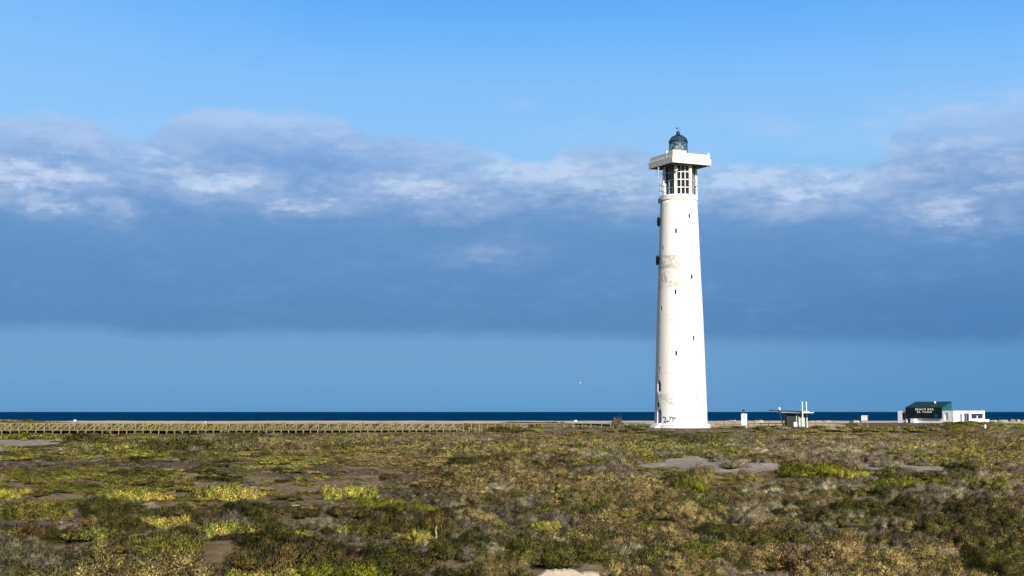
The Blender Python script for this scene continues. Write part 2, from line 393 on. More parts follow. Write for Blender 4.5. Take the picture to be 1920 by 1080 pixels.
sandm = sst(gy + 10 * (fbm(gx / 12, gy / 6, 40, 3) - .5), 345, 352) * (1 - right) + right * sst(gy + 8 * (fbm(gx / 10, gy / 6, 41, 3) - .5), 298, 304)
sandm = np.maximum(sandm, (.9 * sst(fbm(gx / 6, gy / 5, 44, 3), .56, .62)) * sst(gy, 300, 320) * (1 - sst(-gx, 60, 90)))
bankm = sst(gx, -2, 4) * (1 - sst(gx, 84, 95)) * sst(gy, 266, 270) * (1 - sst(gy, 292, 300))
bankm = np.maximum(bankm, sst(gx, 70, 80) * (1 - sst(gx, 112, 118)) * sst(gy, 285, 300) * (1 - sst(gy, 352, 360)))
for nm, arr in (('mud', bm_[1]), ('soil', bm_[2]), ('darksoil', bm_[3]), ('sand', sandm), ('bank', bankm)):
    a = me.attributes.new(nm, 'FLOAT', 'POINT'); a.data.foreach_set('value', arr.astype(np.float32))
gm = bpy.data.materials.new('marsh_soil'); gm.use_nodes = True; N = NT(gm.node_tree); b = N.n['Principled BSDF']
b.inputs['Roughness'].default_value = 1.0; b.inputs['Specular IOR Level'].default_value = 0.0
tcn = N.new('ShaderNodeTexCoord').outputs['Object']
def attr(n, nm): 
    a = n.new('ShaderNodeAttribute', attribute_name=nm); return a.outputs['Fac']
n1 = N.noise(tcn, .35, 6, .65); n2 = N.noise(tcn, 1.1, 9, .82); n3 = N.noise(tcn, 5, 6, .8)
soil = N.ramp(N.math('ADD', N.math('MULTIPLY', n1, .4), N.math('MULTIPLY', n2, .6)), [(.30, (.055, .043, .030)), (.45, (.12, .093, .060)), (.58, (.21, .165, .105)), (.72, (.33, .26, .165))])
brown = N.ramp(N.math('ADD', N.math('MULTIPLY', n2, .5), N.math('MULTIPLY', n3, .5)), [(.38, (.075, .055, .038)), (.47, (.15, .112, .075)), (.54, (.27, .21, .14)), (.62, (.46, .37, .25))])
darks_ = N.ramp(N.math('ADD', N.math('MULTIPLY', n2, .5), N.math('MULTIPLY', n3, .5)), [(.38, (.028, .023, .020)), (.49, (.070, .057, .045)), (.56, (.14, .112, .08)), (.64, (.34, .27, .19))])
mud = N.ramp(n2, [(.38, (.16, .135, .118)), (.5, (.24, .21, .185)), (.62, (.33, .285, .245))])
mud = N.mix(N.mr(N.noise(N.xyz(*[N.math('MULTIPLY', k, f) for k, f in zip(N.sep(tcn), (.12, .5, 1))]), 1.0, 4), .45, .65), mud, (.20, .185, .18))
sand = N.ramp(n1, [(.3, (.38, .315, .235)), (.7, (.50, .425, .33))])
bankc = N.ramp(n2, [(.38, (.050, .040, .032)), (.5, (.105, .084, .064)), (.62, (.21, .17, .13))])
def edge(nm, amt=.5):
    return N.mr(N.math('ADD', attr(N, nm), N.math('MULTIPLY', N.math('SUBTRACT', n2, .5), amt)), .35, .6)
c = soil
c = N.mix(edge('soil'), c, brown); c = N.mix(edge('darksoil'), c, darks_); c = N.mix(edge('mud'), c, mud)
c = N.mix(edge('sand'), c, sand); c = N.mix(edge('bank'), c, bankc)
# pale stalks and pebbles
c = N.mix(N.math('MULTIPLY', N.mr(n3, .60, .68), N.math('SUBTRACT', 1.0, edge('mud'))), c, (.42, .34, .24))
N.put(b.inputs['Base Color'], c)
bn = N.new('ShaderNodeBump'); bn.inputs['Strength'].default_value = .8; bn.inputs['Distance'].default_value = .12
N.put(bn.inputs['Height'], N.math('MULTIPLY', N.math('ADD', n2, N.math('MULTIPLY', n3, .3)), N.mr(edge('mud'), 0, 1, 1, .15))); N.l.new(bn.outputs[0], b.inputs['Normal'])
g = link('ground', me, gm); g['kind'] = 'structure'

# ------------------------------------------------------------------ sea
SEA = -1.5
me = bpy.data.meshes.new('sea')
yy = np.concatenate([np.array([405.0]), 405 * np.exp(np.linspace(.02, 4.6, 60))]); xx = np.linspace(-1, 1, 41)
co = np.array([(x_ * (900 + y_ * 1.2), y_, SEA) for y_ in yy for x_ in xx])
ii = np.arange(len(yy) * 41).reshape(len(yy), 41)
np_mesh(me, co, np.stack([ii[:-1, :-1], ii[:-1, 1:], ii[1:, 1:], ii[1:, :-1]], -1).reshape(-1, 4), 4)
m = bpy.data.materials.new('deep_sea_water'); m.use_nodes = True; N = NT(m.node_tree); b = N.n['Principled BSDF']
t = N.new('ShaderNodeTexCoord').outputs['Object']; sx, sy, sz = N.sep(t)
st = N.noise(N.xyz(N.math('MULTIPLY', sx, .004), N.math('LOGARITHM', sy, 2.718), 0), 9, 6, .65)
st2 = N.noise(N.xyz(N.math('MULTIPLY', sx, .02), N.math('MULTIPLY', sy, .012), 0), 1, 6, .7)
col = N.ramp(N.math('ADD', N.math('MULTIPLY', st, .5), N.math('MULTIPLY', st2, .5)), [(.36, (.0003, .023, .075)), (.5, (.0005, .034, .105)), (.64, (.001, .052, .145))])
caps = N.noise(N.xyz(N.math('MULTIPLY', sx, .10), N.math('MULTIPLY', sy, .012), 4), 1, 3, .6)
col = N.mix(N.mr(caps, .745, .78, 0, .6), col, (.5, .55, .6))
N.put(b.inputs['Base Color'], col); b.inputs['Roughness'].default_value = .8; b.inputs['Specular IOR Level'].default_value = 0.0; b.inputs['IOR'].default_value = 1.33
bn = N.new('ShaderNodeBump'); bn.inputs['Strength'].default_value = .5; N.put(bn.inputs['Height'], st2); N.l.new(bn.outputs[0], b.inputs['Normal'])
o = link('sea', me, m); o['kind'] = 'structure'

# ------------------------------------------------------------------ scrub plants
def leaf_cloud(kind, n, rs, leaf, seed):
    """unit shrub: radius ~1, returns tri soup with colours"""
    r = np.random.default_rng(seed)
    K = {'lime': (14, .42), 'dry': (9, .55), 'tan': (10, .62), 'green': (9, .50), 'dark': (8, .60), 'yellow': (14, .34), 'red': (12, .36)}[kind]
    k, H = K
    ang = r.uniform(0, 2 * np.pi, k); rad = np.sqrt(r.uniform(0, 1, k)) * .68
    cx = rad * np.cos(ang); cy = rad * np.sin(ang)
    rr = r.uniform(.26, .50, k); hh = H * (1.05 - .55 * rad ** 1.5) * r.uniform(.7, 1.1, k)
    wgt = rr ** 2; wgt /= wgt.sum()
    s = r.choice(k, n, p=wgt)
    # tufts: little balls of shoots sitting on the lobes, with gaps between them
    T = {'dry': 95, 'tan': 110, 'green': 130, 'dark': 110, 'yellow': 150, 'red': 130, 'lime': 150}[kind]
    ts = r.choice(k, T, p=wgt); tph = r.uniform(0, 2 * np.pi, T); tct = r.uniform(0, 1, T) ** .85; tst = np.sqrt(1 - tct ** 2)
    tl = r.uniform(.62, 1.0, T); tb = r.uniform(.04, .14, T) * {'yellow': .8, 'lime': .85}.get(kind, 1.0)
    tcx = cx[ts] + tst * np.cos(tph) * rr[ts] * tl; tcy = cy[ts] + tst * np.sin(tph) * rr[ts] * tl; tcz = np.maximum(tct * hh[ts] * tl - .02, tb * .4)
    ti = r.choice(T, n, p=tb ** 2 / (tb ** 2).sum())
    g = r.normal(0, 1, (n, 3)); g[:, 2] = np.abs(g[:, 2]) * 1.0 - .35; g /= np.linalg.norm(g, axis=1)[:, None]
    nrm = g; rbl = tb[ti] * (1 - r.normal(.05, .34, n))
    p = np.stack([tcx[ti], tcy[ti], tcz[ti]], 1) + g * rbl[:, None] * np.array([1, 1, .9])
    inT = np.ones(n, bool)
    # a thin fill of stems under the tufts
    fl = r.random(n) < .10; m_ = int(fl.sum()); s_ = r.choice(k, m_, p=wgt); ph = r.uniform(0, 2 * np.pi, m_); ct = r.uniform(0, 1, m_); st_ = np.sqrt(1 - ct ** 2)
    p[fl] = np.stack([cx[s_] + st_ * np.cos(ph) * rr[s_] * .6, cy[s_] + st_ * np.sin(ph) * rr[s_] * .6, ct * hh[s_] * .55], 1); inT[fl] = False
    p[:, 2] = np.maximum(p[:, 2], 0)
    rnd = r.normal(0, 1, (n, 3)); rnd /= np.linalg.norm(rnd, axis=1)[:, None]
    up = np.array([0, 0, 1.0])
    A = {'dry': (.8, .2, .9), 'tan': (1.0, .3, .7), 'green': (1.0, .35, .6), 'dark': (.9, .45, .6), 'yellow': (.9, .2, .8), 'red': (.9, .45, .6), 'lime': (1.0, .3, .6)}[kind]
    d = nrm * A[0] + up * A[1] + rnd * A[2]; d /= np.linalg.norm(d, axis=1)[:, None]
    big = p - np.array([0, 0, -.25]); big /= np.linalg.norm(big, axis=1)[:, None]
    sn = g * .8 + big * .45 + rnd * .38; sn /= np.linalg.norm(sn, axis=1)[:, None]
    L = leaf * r.uniform(.6, 1.5, n); Wd = leaf * {'lime': .36, 'dry': .14, 'tan': .26, 'green': .30, 'dark': .22, 'yellow': .50, 'red': .32}[kind] * r.uniform(.7, 1.3, n)
    if kind == 'dry': L *= 1.9
    tw = r.random(n) < {'lime': .02, 'dry': .0, 'tan': .14, 'green': .07, 'dark': .06, 'yellow': .10, 'red': .08}[kind]
    L[tw] *= 2.2; Wd[tw] *= .45
    side = np.cross(d, nrm * .7 + r.normal(0, .75, (n, 3))); side /= np.linalg.norm(side, axis=1)[:, None] + 1e-9
    a = p - side * Wd[:, None] / 2; b_ = p + side * Wd[:, None] / 2; c_ = p + d * L[:, None]
    # two-triangle blades: base pair, tip
    tri = np.stack([a, b_, c_], 1)
    tri[:, :, 2] = np.maximum(tri[:, :, 2], -.05)
    pal = {'dry': [(.080, .068, .046), (.15, .125, .080), (.24, .21, .135), (.35, .305, .20), (.20, .175, .075)],
           'tan': [(.060, .060, .016), (.115, .105, .028), (.20, .165, .050), (.36, .27, .085), (.16, .12, .052)],
           'green': [(.050, .058, .010), (.095, .105, .015), (.165, .165, .022), (.27, .245, .036), (.15, .12, .03)],
           'dark': [(.026, .032, .006), (.045, .056, .009), (.075, .084, .012), (.120, .118, .017), (.075, .056, .016)],
           'yellow': [(.12, .15, .022), (.22, .25, .034), (.33, .31, .045), (.50, .43, .075), (.27, .20, .05)],
           'red': [(.030, .024, .009), (.052, .050, .011), (.090, .075, .016), (.125, .115, .018), (.110, .070, .020)],
           'lime': [(.085, .098, .010), (.13, .145, .013), (.19, .195, .018), (.27, .26, .03), (.17, .165, .025)]}[kind]
    pal = np.array(pal); 
    # every tuft has its own colour, as old and new shoots differ
    tc_ = r.uniform(0, 1, T)
    cl = np.where(inT, .2 + .6 * tc_[ti], r.uniform(.2, .8, n)) + r.normal(0, .09, n)
    ci = np.clip(((cl - .2) / .6 * len(pal)).astype(int), 0, len(pal) - 1)
    colr = pal[ci] * r.uniform(.75, 1.3, n)[:, None] * {'dry': 1.50, 'tan': 1.65, 'green': 1.75, 'dark': 1.5, 'yellow': 1.35, 'red': 1.6, 'lime': 1.35}[kind]
    colr[tw] = np.array([.24, .20, .15]) * r.uniform(.6, 1.3, tw.sum())[:, None]
    return tri, colr, sn
def fol_mat(name, rough=.75):
    m = bpy.data.materials.new(name); m.use_nodes = True; N = NT(m.node_tree); b = N.n['Principled BSDF']
    a = N.new('ShaderNodeAttribute', attribute_name='leafcol')
    iv = N.new('ShaderNodeAttribute', attribute_name='tv', attribute_type='INSTANCER')
    ih = N.new('ShaderNodeAttribute', attribute_name='th', attribute_type='INSTANCER')
    hs = N.new('ShaderNodeHueSaturation'); N.put(hs.inputs['Color'], a.outputs['Color'])
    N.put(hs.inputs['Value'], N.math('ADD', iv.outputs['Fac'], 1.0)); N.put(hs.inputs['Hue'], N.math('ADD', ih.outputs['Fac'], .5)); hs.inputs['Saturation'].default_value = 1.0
    N.l.new(hs.outputs[0], b.inputs['Base Color']); b.inputs['Roughness'].default_value = rough; b.inputs['Specular IOR Level'].default_value = .12
    return m
FM = fol_mat('scrub_foliage')
def plant_mesh(name, kind, n, leaf, seed):
    tri, colr, sn = leaf_cloud(kind, n, 0, leaf, seed)
    me = bpy.data.meshes.new(name)
    np_mesh(me, tri.reshape(-1, 3), np.arange(n * 3).reshape(n, 3), 3)
    a = me.attributes.new('leafcol', 'FLOAT_COLOR', 'POINT')
    cc = np.concatenate([np.repeat(colr, 3, 0), np.ones((n * 3, 1))], 1); a.data.foreach_set('color', cc.astype(np.float32).ravel())
    me.polygons.foreach_set('use_smooth', np.ones(n, bool))
    me.normals_split_custom_set_from_vertices(np.repeat(sn, 3, 0).tolist())
    me.materials.append(FM); return me
CK_ = None
KINDS = ['dry', 'tan', 'green', 'dark', 'yellow', 'red']
CK = {'dry': 'dry_scrub', 'tan': 'tan_scrub', 'green': 'green_scrub', 'dark': 'dark_green_scrub', 'yellow': 'succulent_mats', 'red': 'reddish_scrub'}
LOD = [(26000, .050, 3), (9000, .080, 3), (3000, .15, 3), (60000, .030, 2)]      # near, middle, far
protos = {}
for ki, k in enumerate(KINDS + ['lime']):
    col_ = bpy.data.collections.new('proto_' + k); lst = []
    i = 0
    for li, (n, lf, nv) in enumerate(LOD):
        for q in range(nv):
            me = plant_mesh('shrub_mesh', k, n, lf, 100 * ki + 10 * li + q + 1)
            o = bpy.data.objects.new('%s_%02d' % (k, i), me); col_.objects.link(o); lst.append(me); i += 1
    protos[k] = (col_, lst)

# shrubs one can tell apart: (u, v of the foot, width px, height px, kind, label)
hand = [
 (225, 1112, 275, 108, 'tan', 'big tan and green bush in the bottom left corner of the photo'),
 (190, 977, 125, 52, 'dark', 'tall dark green bush behind the big tan corner bush'),
 (245, 937, 135, 26, 'yellow', 'bright yellow-green succulent mat just behind the tall dark green bush'),
 (290, 991, 120, 32, 'yellow', 'yellow-green mat touching the right side of the tall dark green bush'),
 (420, 1008, 110, 40, 'yellow', 'yellow-tipped succulent mat between the left green mat and the grey dead bush'),
 (520, 1014, 110, 30, 'yellow', 'yellow mat directly below the grey dead bush'),
 (425, 935, 125, 32, 'yellow', 'straw and yellow mat above the strip of dark soil, left of centre'),
 (652, 933, 95, 28, 'yellow', 'rounded yellow-green mat left of the tan grass in the middle of the marsh'),
 (592, 992, 90, 27, 'dry', 'grey leafless dead bush among the yellow mats'),
 (700, 962, 110, 20, 'lime', 'bright green low shrub, left half of the bright green strip'),
 (790, 964, 100, 18, 'lime', 'bright green low shrub, right half of the bright green strip'),
 (725, 1002, 110, 42, 'red', 'dark brownish bush under the left half of the bright green strip'),
 (815, 1004, 110, 42, 'red', 'dark brownish bush under the right half of the bright green strip'),
 (672, 1008, 75, 38, 'yellow', 'yellow mat left of the dark brownish bushes'),
 (783, 1014, 54, 24, 'yellow', 'small yellow-green sprig bush beside the driftwood branch'),
 (355, 1048, 180, 52, 'green', 'wide green spreading bush right of the big tan corner bush'),
 (115, 1012, 130, 16, 'dark', 'low dark green strip of shrub above the big tan corner bush'),
 (530, 1078, 200, 66, 'red', 'wide dark reddish green bush at the bottom edge, left one of the pair'),
 (735, 1092, 230, 78, 'dark', 'wide dark green bush at the bottom edge, right one of the pair'),
 (640, 1105, 160, 54, 'lime', 'grass-green upright shrub on the bottom edge between the two wide dark bushes'),
 (1545, 896, 170, 29, 'lime', 'smooth yellow-green domed shrub beside the pale mud flat'),
 (1610, 898, 70, 20, 'yellow', 'yellow right shoulder of shrub joined to the smooth domed shrub'),
 (1690, 918, 130, 26, 'lime', 'bright green leafy shrub right of the smooth domed shrub'),
 (1790, 916, 110, 24, 'lime', 'bright green leafy shrub farthest right beyond the pale mud flat'),
 (1312, 905, 62, 38, 'tan', 'straw-coloured tufted bush standing in front of the pale mud flat'),
 (1392, 906, 66, 30, 'tan', 'olive humped bush in front of the right end of the pale mud flat'),
 (1300, 925, 80, 34, 'lime', 'pale green bush below the straw-coloured tufted bush'),
 (1120, 894, 90, 20, 'dry', 'dark-based dry bush at the left end of the pale mud flat'),
 (1205, 898, 90, 22, 'dry', 'grey dry bush overlapping the left end of the pale mud flat'),
 (1090, 876, 180, 20, 'lime', 'long green shrub behind the dry bushes left of the mud flat'),
 (880, 878, 120, 20, 'dark', 'dark green mound left of the long green shrub'),
 (287, 860, 72, 14, 'lime', 'small bright green mound on bare ground near the left boardwalk'),
 (180, 838, 115, 22, 'dark', 'dark green mound on the near side of the boardwalk, right of the pale track'),
 (60, 825, 100, 12, 'green', 'flat green mound between the pale track and the boardwalk'),
 (320, 842, 130, 20, 'dark', 'dark green mound behind the small bright green mound'),
 (420, 856, 110, 17, 'green', 'yellowish green mound right of the small bright green mound'),
 (140, 896, 100, 22, 'green', 'green mound below the strip of dark soil, left of centre'),
 (40, 893, 80, 20, 'green', 'green mound at the left edge below the strip of dark soil'),
 (60, 971, 125, 44, 'green', 'large green mound at the left edge beside the tall dark green bush'),
 (25, 935, 80, 22, 'yellow', 'yellow-green mat at the left edge above the large green mound'),
 (108, 972, 55, 20, 'yellow', 'yellow creeping mat spilling from the large green mound'),
 (1022, 990, 50, 20, 'yellow', 'small yellow shrub in the grey scrub, lower centre'),
 (1080, 990, 50, 20, 'yellow', 'small yellow-green shrub next to the small yellow shrub, lower centre'),
 (1350, 1008, 150, 32, 'dark', 'dark green mossy shrub among grey scrub, lower right'),
 (1215, 992, 115, 18, 'green', 'low green shrub left of the dark mossy shrub'),
 (1158, 813, 24, 25, 'dry', 'upright spiky grey shrub beside the black railing left of the lighthouse'),
 (952, 810, 78, 15, 'dark', 'dark green bush at the end of the boardwalk'),
 (1290, 1085, 120, 60, 'tan', 'tan bush at the bottom edge right of the pale stone slab'),
 (930, 1092, 130, 62, 'tan', 'tan and green bush at the bottom edge left of the pale stone slab'),
 (1440, 1070, 150, 60, 'tan', 'yellow-olive bush near the bottom edge, right of centre'),
 (1700, 1075, 170, 62, 'tan', 'olive bush near the bottom right of the photo'),
 (1860, 1090, 150, 60, 'dark', 'dark olive bush in the bottom right corner'),
]
handpos = []
rnd = random.Random(5)
fixk = {'lime': .42, 'dry': .55, 'tan': .62, 'green': .50, 'dark': .60, 'yellow': .34, 'red': .36}
for i, (u, v, wpx, hpx, k, lab) in enumerate(hand):
    Yd = 276.0
    if v > 820:
        Yd = (HC - MZ) * F / (v - HOR)
        for _ in range(6): Yd = .5 * Yd + .5 * (HC - gz(xat(u, Yd, MZ), Yd)) * F / (v - HOR)
    x = xat(u, Yd, MZ); z = gz(x, Yd)
    r_ = wpx / 2 / (F / Yd) / 0.80
    h_ = hpx / (F / Yd) / fixk[k] * 1.02
    Yc = Yd + r_ * .55
    x = xat(u, Yc, MZ); z = gz(x, Yc)
    me = protos[k][1][9 + i % 2] if Yd < 130 else protos[k][1][(0 if Yd < 140 else 3) + (i % 3)]
    o = bpy.data.objects.new('shrub' if k != 'yellow' else 'succulent_mat', me); C.objects.link(o)
    o.location = (x, Yc, z - .06 * h_); o.scale = (r_, min(r_, 2.6 + r_ * .35), h_); o.rotation_euler = (0, 0, rnd.choice([-.35, .2, .4, -.1, math.pi, math.pi + .3]))
    tag(o, lab, 'shrub'); o['tv'] = .15 if k == 'tan' else .14 if k == 'yellow' else .0 if k == 'lime' else -.12; o['th'] = 0.0
    handpos.append((x, Yc, r_, min(r_, 2.6 + r_ * .35)))
hp = np.array(handpos)

def scatter():
    r = np.random.default_rng(77)
    X_, Y2, Rr, Ld = [], [], [], []
    def band(y0, y1, per, rlo, rhi, lod, half=.46, xmin=None, xmax=None):
        area = half * (y1 * y1 - y0 * y0) + 32 * (y1 - y0); n = int(area / per)
        y = np.sqrt(r.uniform(y0 * y0, y1 * y1, n)); x = r.uniform(-1, 1, n) * (half * y + 16)
        X_.append(x); Y2.append(y); Rr.append(r.uniform(rlo, rhi, n)); Ld.append(np.full(n, lod))
    band(24, 75, .70, .28, .62, 1); band(24, 75, 1.5, .6, 1.25, 0); band(24, 75, .6, .10, .22, 2); band(24, 120, .28, .06, .16, 2)
    band(75, 140, 1.1, .40, .80, 1); band(75, 140, 2.4, .8, 1.7, 1); band(140, 272, 1.9, .7, 2.0, 2); band(272, 346, 4.0, .9, 2.2, 2)
    xa, xb_ = xat(-80, 250), xat(865, 288); t_ = r.uniform(0, 1, 420); X_.append(xa + (xb_ - xa) * t_); Y2.append(250 + 38 * t_ + r.uniform(1.9, 3.4, 420)); Rr.append(r.uniform(.6, .9, 420)); Ld.append(np.full(420, 2))
    x = np.concatenate(X_); y = np.concatenate(Y2); rr = np.concatenate(Rr); ld = np.concatenate(Ld)
    u, v, bmk = bare_masks(x, y)
    bmax = np.maximum(np.maximum(bmk[1], bmk[2]), bmk[3])
    p_keep = 1 - .985 * bmk[1] - .72 * bmk[2] - .74 * bmk[3]
    left = 1 - sst(u, 700, 900)
    midleft = left * sst(v, 862, 885) * (1 - sst(v, 1000, 1020))
    p_keep *= 1 - midleft * .70 * sst(fbm(x / 3.0, y / 5.5, 60, 3), .36, .50)
    p_keep *= 1 - .55 * sst(fbm(x / 5, y / 10, 61, 3), .58, .68) * (1 - sst(v, 860, 900))
    keep = (r.random(len(x)) < p_keep) | ((rr < .23) & (r.random(len(x)) < .55 * (1 - 1.0 * bmk[1])))
    # behind the marsh: dunes, embankment, beach
    on_bank = (x > 1) & (x < 88) & (y > 268)
    keep &= ~(on_bank & (r.random(len(x)) > np.where(y < 276.5, .75, .03)))
    keep &= ~((y > 262) & (y < 300) & (x > 25) & (x < 40) & (y > 273))
    rt = (x > 20) & (y > 296); keep &= ~(rt & ~((np.abs(x - 104) < 10) & (y < 328) & (y > 305)) & ~((x > 60) & (y < 283)))
    keep &= ~((y > 344) & (x < 25))
    # boardwalk corridor
    yb = 250 + (x + 95) / (95 - 5) * 38
    yl = 250 + 38 * (x - xa) / (xb_ - xa); keep &= ~((x < 0) & (np.abs(y - yl) < 1.8))
    keep &= ~((x < 0) & (y < yb) & (y > yb - 5) & (rr > 1.1))
    # around hand-placed plants: nothing inside their footprint or hiding them
    for hx, hy, ra, rb in hp:
        keep &= ~((((x - hx) / (ra * .9)) ** 2 + ((y - hy) / (rb * .95)) ** 2) < 1)
        keep &= ~((np.abs(x - hx * y / hy) < ra * .62) & (y < hy) & (y > hy - rb - 2.2 - .03 * hy) & (rr > .25) & (r.random(len(x)) < .8))
    # pale slab at the bottom
    keep &= ~((np.abs(u - 1078) < 80) & (v > 1066) & (v < 1260) & ((rr > .16) | (v < 1110)))
    keep &= ~((np.abs(u - 812) < 18) & (v > 1021) & (v < 1048) & (rr > .2))
    x, y, rr, ld, u, v = (a[keep] for a in (x, y, rr, ld, u, v))
    n = len(x)
    # kinds: weights in the order of KINDS
    Wt = np.zeros((n, 6))
    far = 1 - sst(v, 848, 872)
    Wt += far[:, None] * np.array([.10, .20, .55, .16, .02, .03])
    mleft = (1 - far) * (1 - sst(u, 720, 900))
    Wt += mleft[:, None] * np.array([.24, .16, .27, .09, .17, .14])
    mright = (1 - far) * sst(u, 720, 900)
    Wt += mright[:, None] * np.array([.26, .48, .08, .09, .004, .12])
    bl = np.exp(-((u - 630) / 220) ** 2 - ((v - 1050) / 38) ** 2)
    Wt += 5 * bl[:, None] * np.array([.02, .02, .16, .42, .0, .45])
    fr = np.exp(-((u - 1750) / 190) ** 2 - ((v - 885) / 22) ** 2)
    Wt += 3 * fr[:, None] * np.array([.05, .1, .6, .3, .02, .0])
    br_ = sst(u, 1150, 1350) * sst(v, 1000, 1040)
    Wt += 1.0 * br_[:, None] * np.array([.1, .6, .2, .15, .0, .0])
    cn = np.exp(-((u - 850) / 130) ** 2 - ((v - 925) / 25) ** 2)
    Wt += 2 * cn[:, None] * np.array([.2, .6, .0, .1, .0, .2])
    # patchiness
    for k in range(6):
        Wt[:, k] *= .06 + np.clip((fbm(x / (3 + y * .05), y / (5 + y * .10), 70 + k * 7, 2) - .36) * 5, 0, 2.2) ** 1.6
    Wt += 1e-4; Wt /= Wt.sum(1)[:, None]
    Wt[rr < .165] = np.array([.8, .1, .02, .02, .01, .05])
    cu = Wt.cumsum(1); kk = (r.random(n)[:, None] > cu).sum(1).clip(0, 5)
    z = hz(x, y)
    hs = rr * r.uniform(.75, 1.35, n) * np.array([1.0, .95, .9, .95, 1.0, 1.0])[kk]
    hs = np.minimum(hs, 1.15); hs = np.where((x < 0) & (y > 190), np.minimum(hs, .72), hs)
    hs = hs * (1 - .5 * (1 - sst(u, 760, 900)) * sst(v, 845, 870) * (1 - sst(v, 960, 985)))
    hs = np.where((u > 1170) & (u < 1480) & (v > 882) & (v < 918), np.minimum(hs, .38), hs); hs = np.where((u > 1600) & (u < 1790) & (v > 884) & (v < 900), np.minimum(hs, .3), hs)
    hs = np.where((u < 130) & (v > 830) & (v < 850), np.minimum(hs, .4), hs)
    hs = np.where(y > 272, hs * .8, hs)
    hs = np.where((x > -2) & (x < 90) & (y > 205) & (y < 273), np.minimum(hs, .45), hs)
    yb = 250 + 38 * (x - xat(-80, 250)) / (xat(865, 288) - xat(-80, 250))
    hs = np.where((x < 0) & (y > yb - 14) & (y < yb), np.minimum(hs, .40), hs)
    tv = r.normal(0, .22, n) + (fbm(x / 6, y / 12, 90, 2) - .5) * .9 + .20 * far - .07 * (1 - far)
    th = r.normal(0, .014, n)
    for ki, k in enumerate(KINDS):
        s = kk == ki; m_ = int(s.sum())
        me = bpy.data.meshes.new(CK[k]); me.vertices.add(m_)
        me.vertices.foreach_set('co', np.stack([x[s], y[s], z[s] - .05 * hs[s]], 1).astype(np.float32).ravel())
        def at(nm, typ, data, key):
            a = me.attributes.new(nm, typ, 'POINT'); a.data.foreach_set(key, data.astype(np.float32 if typ != 'INT' else np.int32).ravel())
        at('idx', 'INT', ld[s].astype(int) * 3 + r.integers(0, 3, m_), 'value')
        at('rot', 'FLOAT_VECTOR', np.stack([r.normal(0, .05, m_), r.normal(0, .05, m_), r.uniform(0, 6.28, m_)], 1), 'vector')
        at('scl', 'FLOAT_VECTOR', np.stack([rr[s], rr[s], hs[s]], 1), 'vector')
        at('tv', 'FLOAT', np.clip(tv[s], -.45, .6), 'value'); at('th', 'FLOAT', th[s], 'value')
        o = link(CK[k], me, FM); o['kind'] = 'stuff'
        o['label'] = {'dry': 'grey dry twiggy scrub covering the marsh', 'tan': 'tan and olive scrub covering the marsh', 'green': 'olive green low scrub covering the marsh', 'dark': 'dark green scrub scattered over the marsh', 'yellow': 'small yellow-green succulents scattered over the marsh', 'red': 'reddish brown low scrub on the marsh'}[k]
        o['category'] = 'scrub'
        ng = bpy.data.node_groups.new('scatter_' + k, 'GeometryNodeTree')
        ng.interface.new_socket('Geometry', in_out='INPUT', socket_type='NodeSocketGeometry'); ng.interface.new_socket('Geometry', in_out='OUTPUT', socket_type='NodeSocketGeometry')
        gi = ng.nodes.new('NodeGroupInput'); go = ng.nodes.new('NodeGroupOutput')
        ip = ng.nodes.new('GeometryNodeInstanceOnPoints'); ci = ng.nodes.new('GeometryNodeCollectionInfo'); ci.inputs[0].default_value = protos[k][0]
        ci.inputs['Separate Children'].default_value = True; ci.inputs['Reset Children'].default_value = True
        def na(nm, typ):
            q = ng.nodes.new('GeometryNodeInputNamedAttribute'); q.data_type = typ; q.inputs[0].default_value = nm; return q.outputs[0]
        L = ng.links.new
        L(gi.outputs[0], ip.inputs['Points']); L(ci.outputs[0], ip.inputs['Instance']); ip.inputs['Pick Instance'].default_value = True
        L(na('idx', 'INT'), ip.inputs['Instance Index']); L(na('scl', 'FLOAT_VECTOR'), ip.inputs['Scale'])
        e2r = ng.nodes.new('FunctionNodeEulerToRotation'); L(na('rot', 'FLOAT_VECTOR'), e2r.inputs[0]); L(e2r.outputs[0], ip.inputs['Rotation'])
        L(ip.outputs[0], go.inputs[0])
        md = o.modifiers.new('scatter', 'NODES'); md.node_group = ng
        print('SCRUB', k, m_)
scatter()

# ------------------------------------------------------------------ lighthouse
TY = 288.0
TX = xat(1277, TY)
lh = thing('lighthouse', 'tall white tapering lighthouse with glazed lantern room and square gallery', 'lighthouse', (TX, TY, 0))
dep = lambda v: TY * math.cos(PITCH) + (zat(v, TY) - HC) * math.sin(PITCH)
def rad_at(v, wpx): return wpx / 2 * dep(v) / F
zt = lambda v: zat(v, TY)
prof = [(791, 98.5), (740, 96), (680, 92), (600, 87), (520, 80), (440, 74), (377, 69)]
pz = [(rad_at(v, wd), zt(v)) for v, wd in prof]
shaft_top = pz[-1][1]
def rad_z(z):
    for (r0, z0), (r1, z1) in zip(pz, pz[1:]):
        if z <= z1: return r0 + (r1 - r0) * (z - z0) / (z1 - z0)
    return pz[-1][0]
mb = MB()
dense = [(0.0, .3)] 
zs_ = np.linspace(.3, shaft_top, 60)
mb.lathe([(0, .3)] + [(rad_z(z) if z > pz[0][1] else pz[0][0], z) for z in zs_] + [(0, shaft_top)], 96)
bmesh.ops.recalc_face_normals(mb.b, faces=mb.b.faces[:])
shme = bpy.data.meshes.new('shaft'); mb.b.to_mesh(shme); mb.b.free()
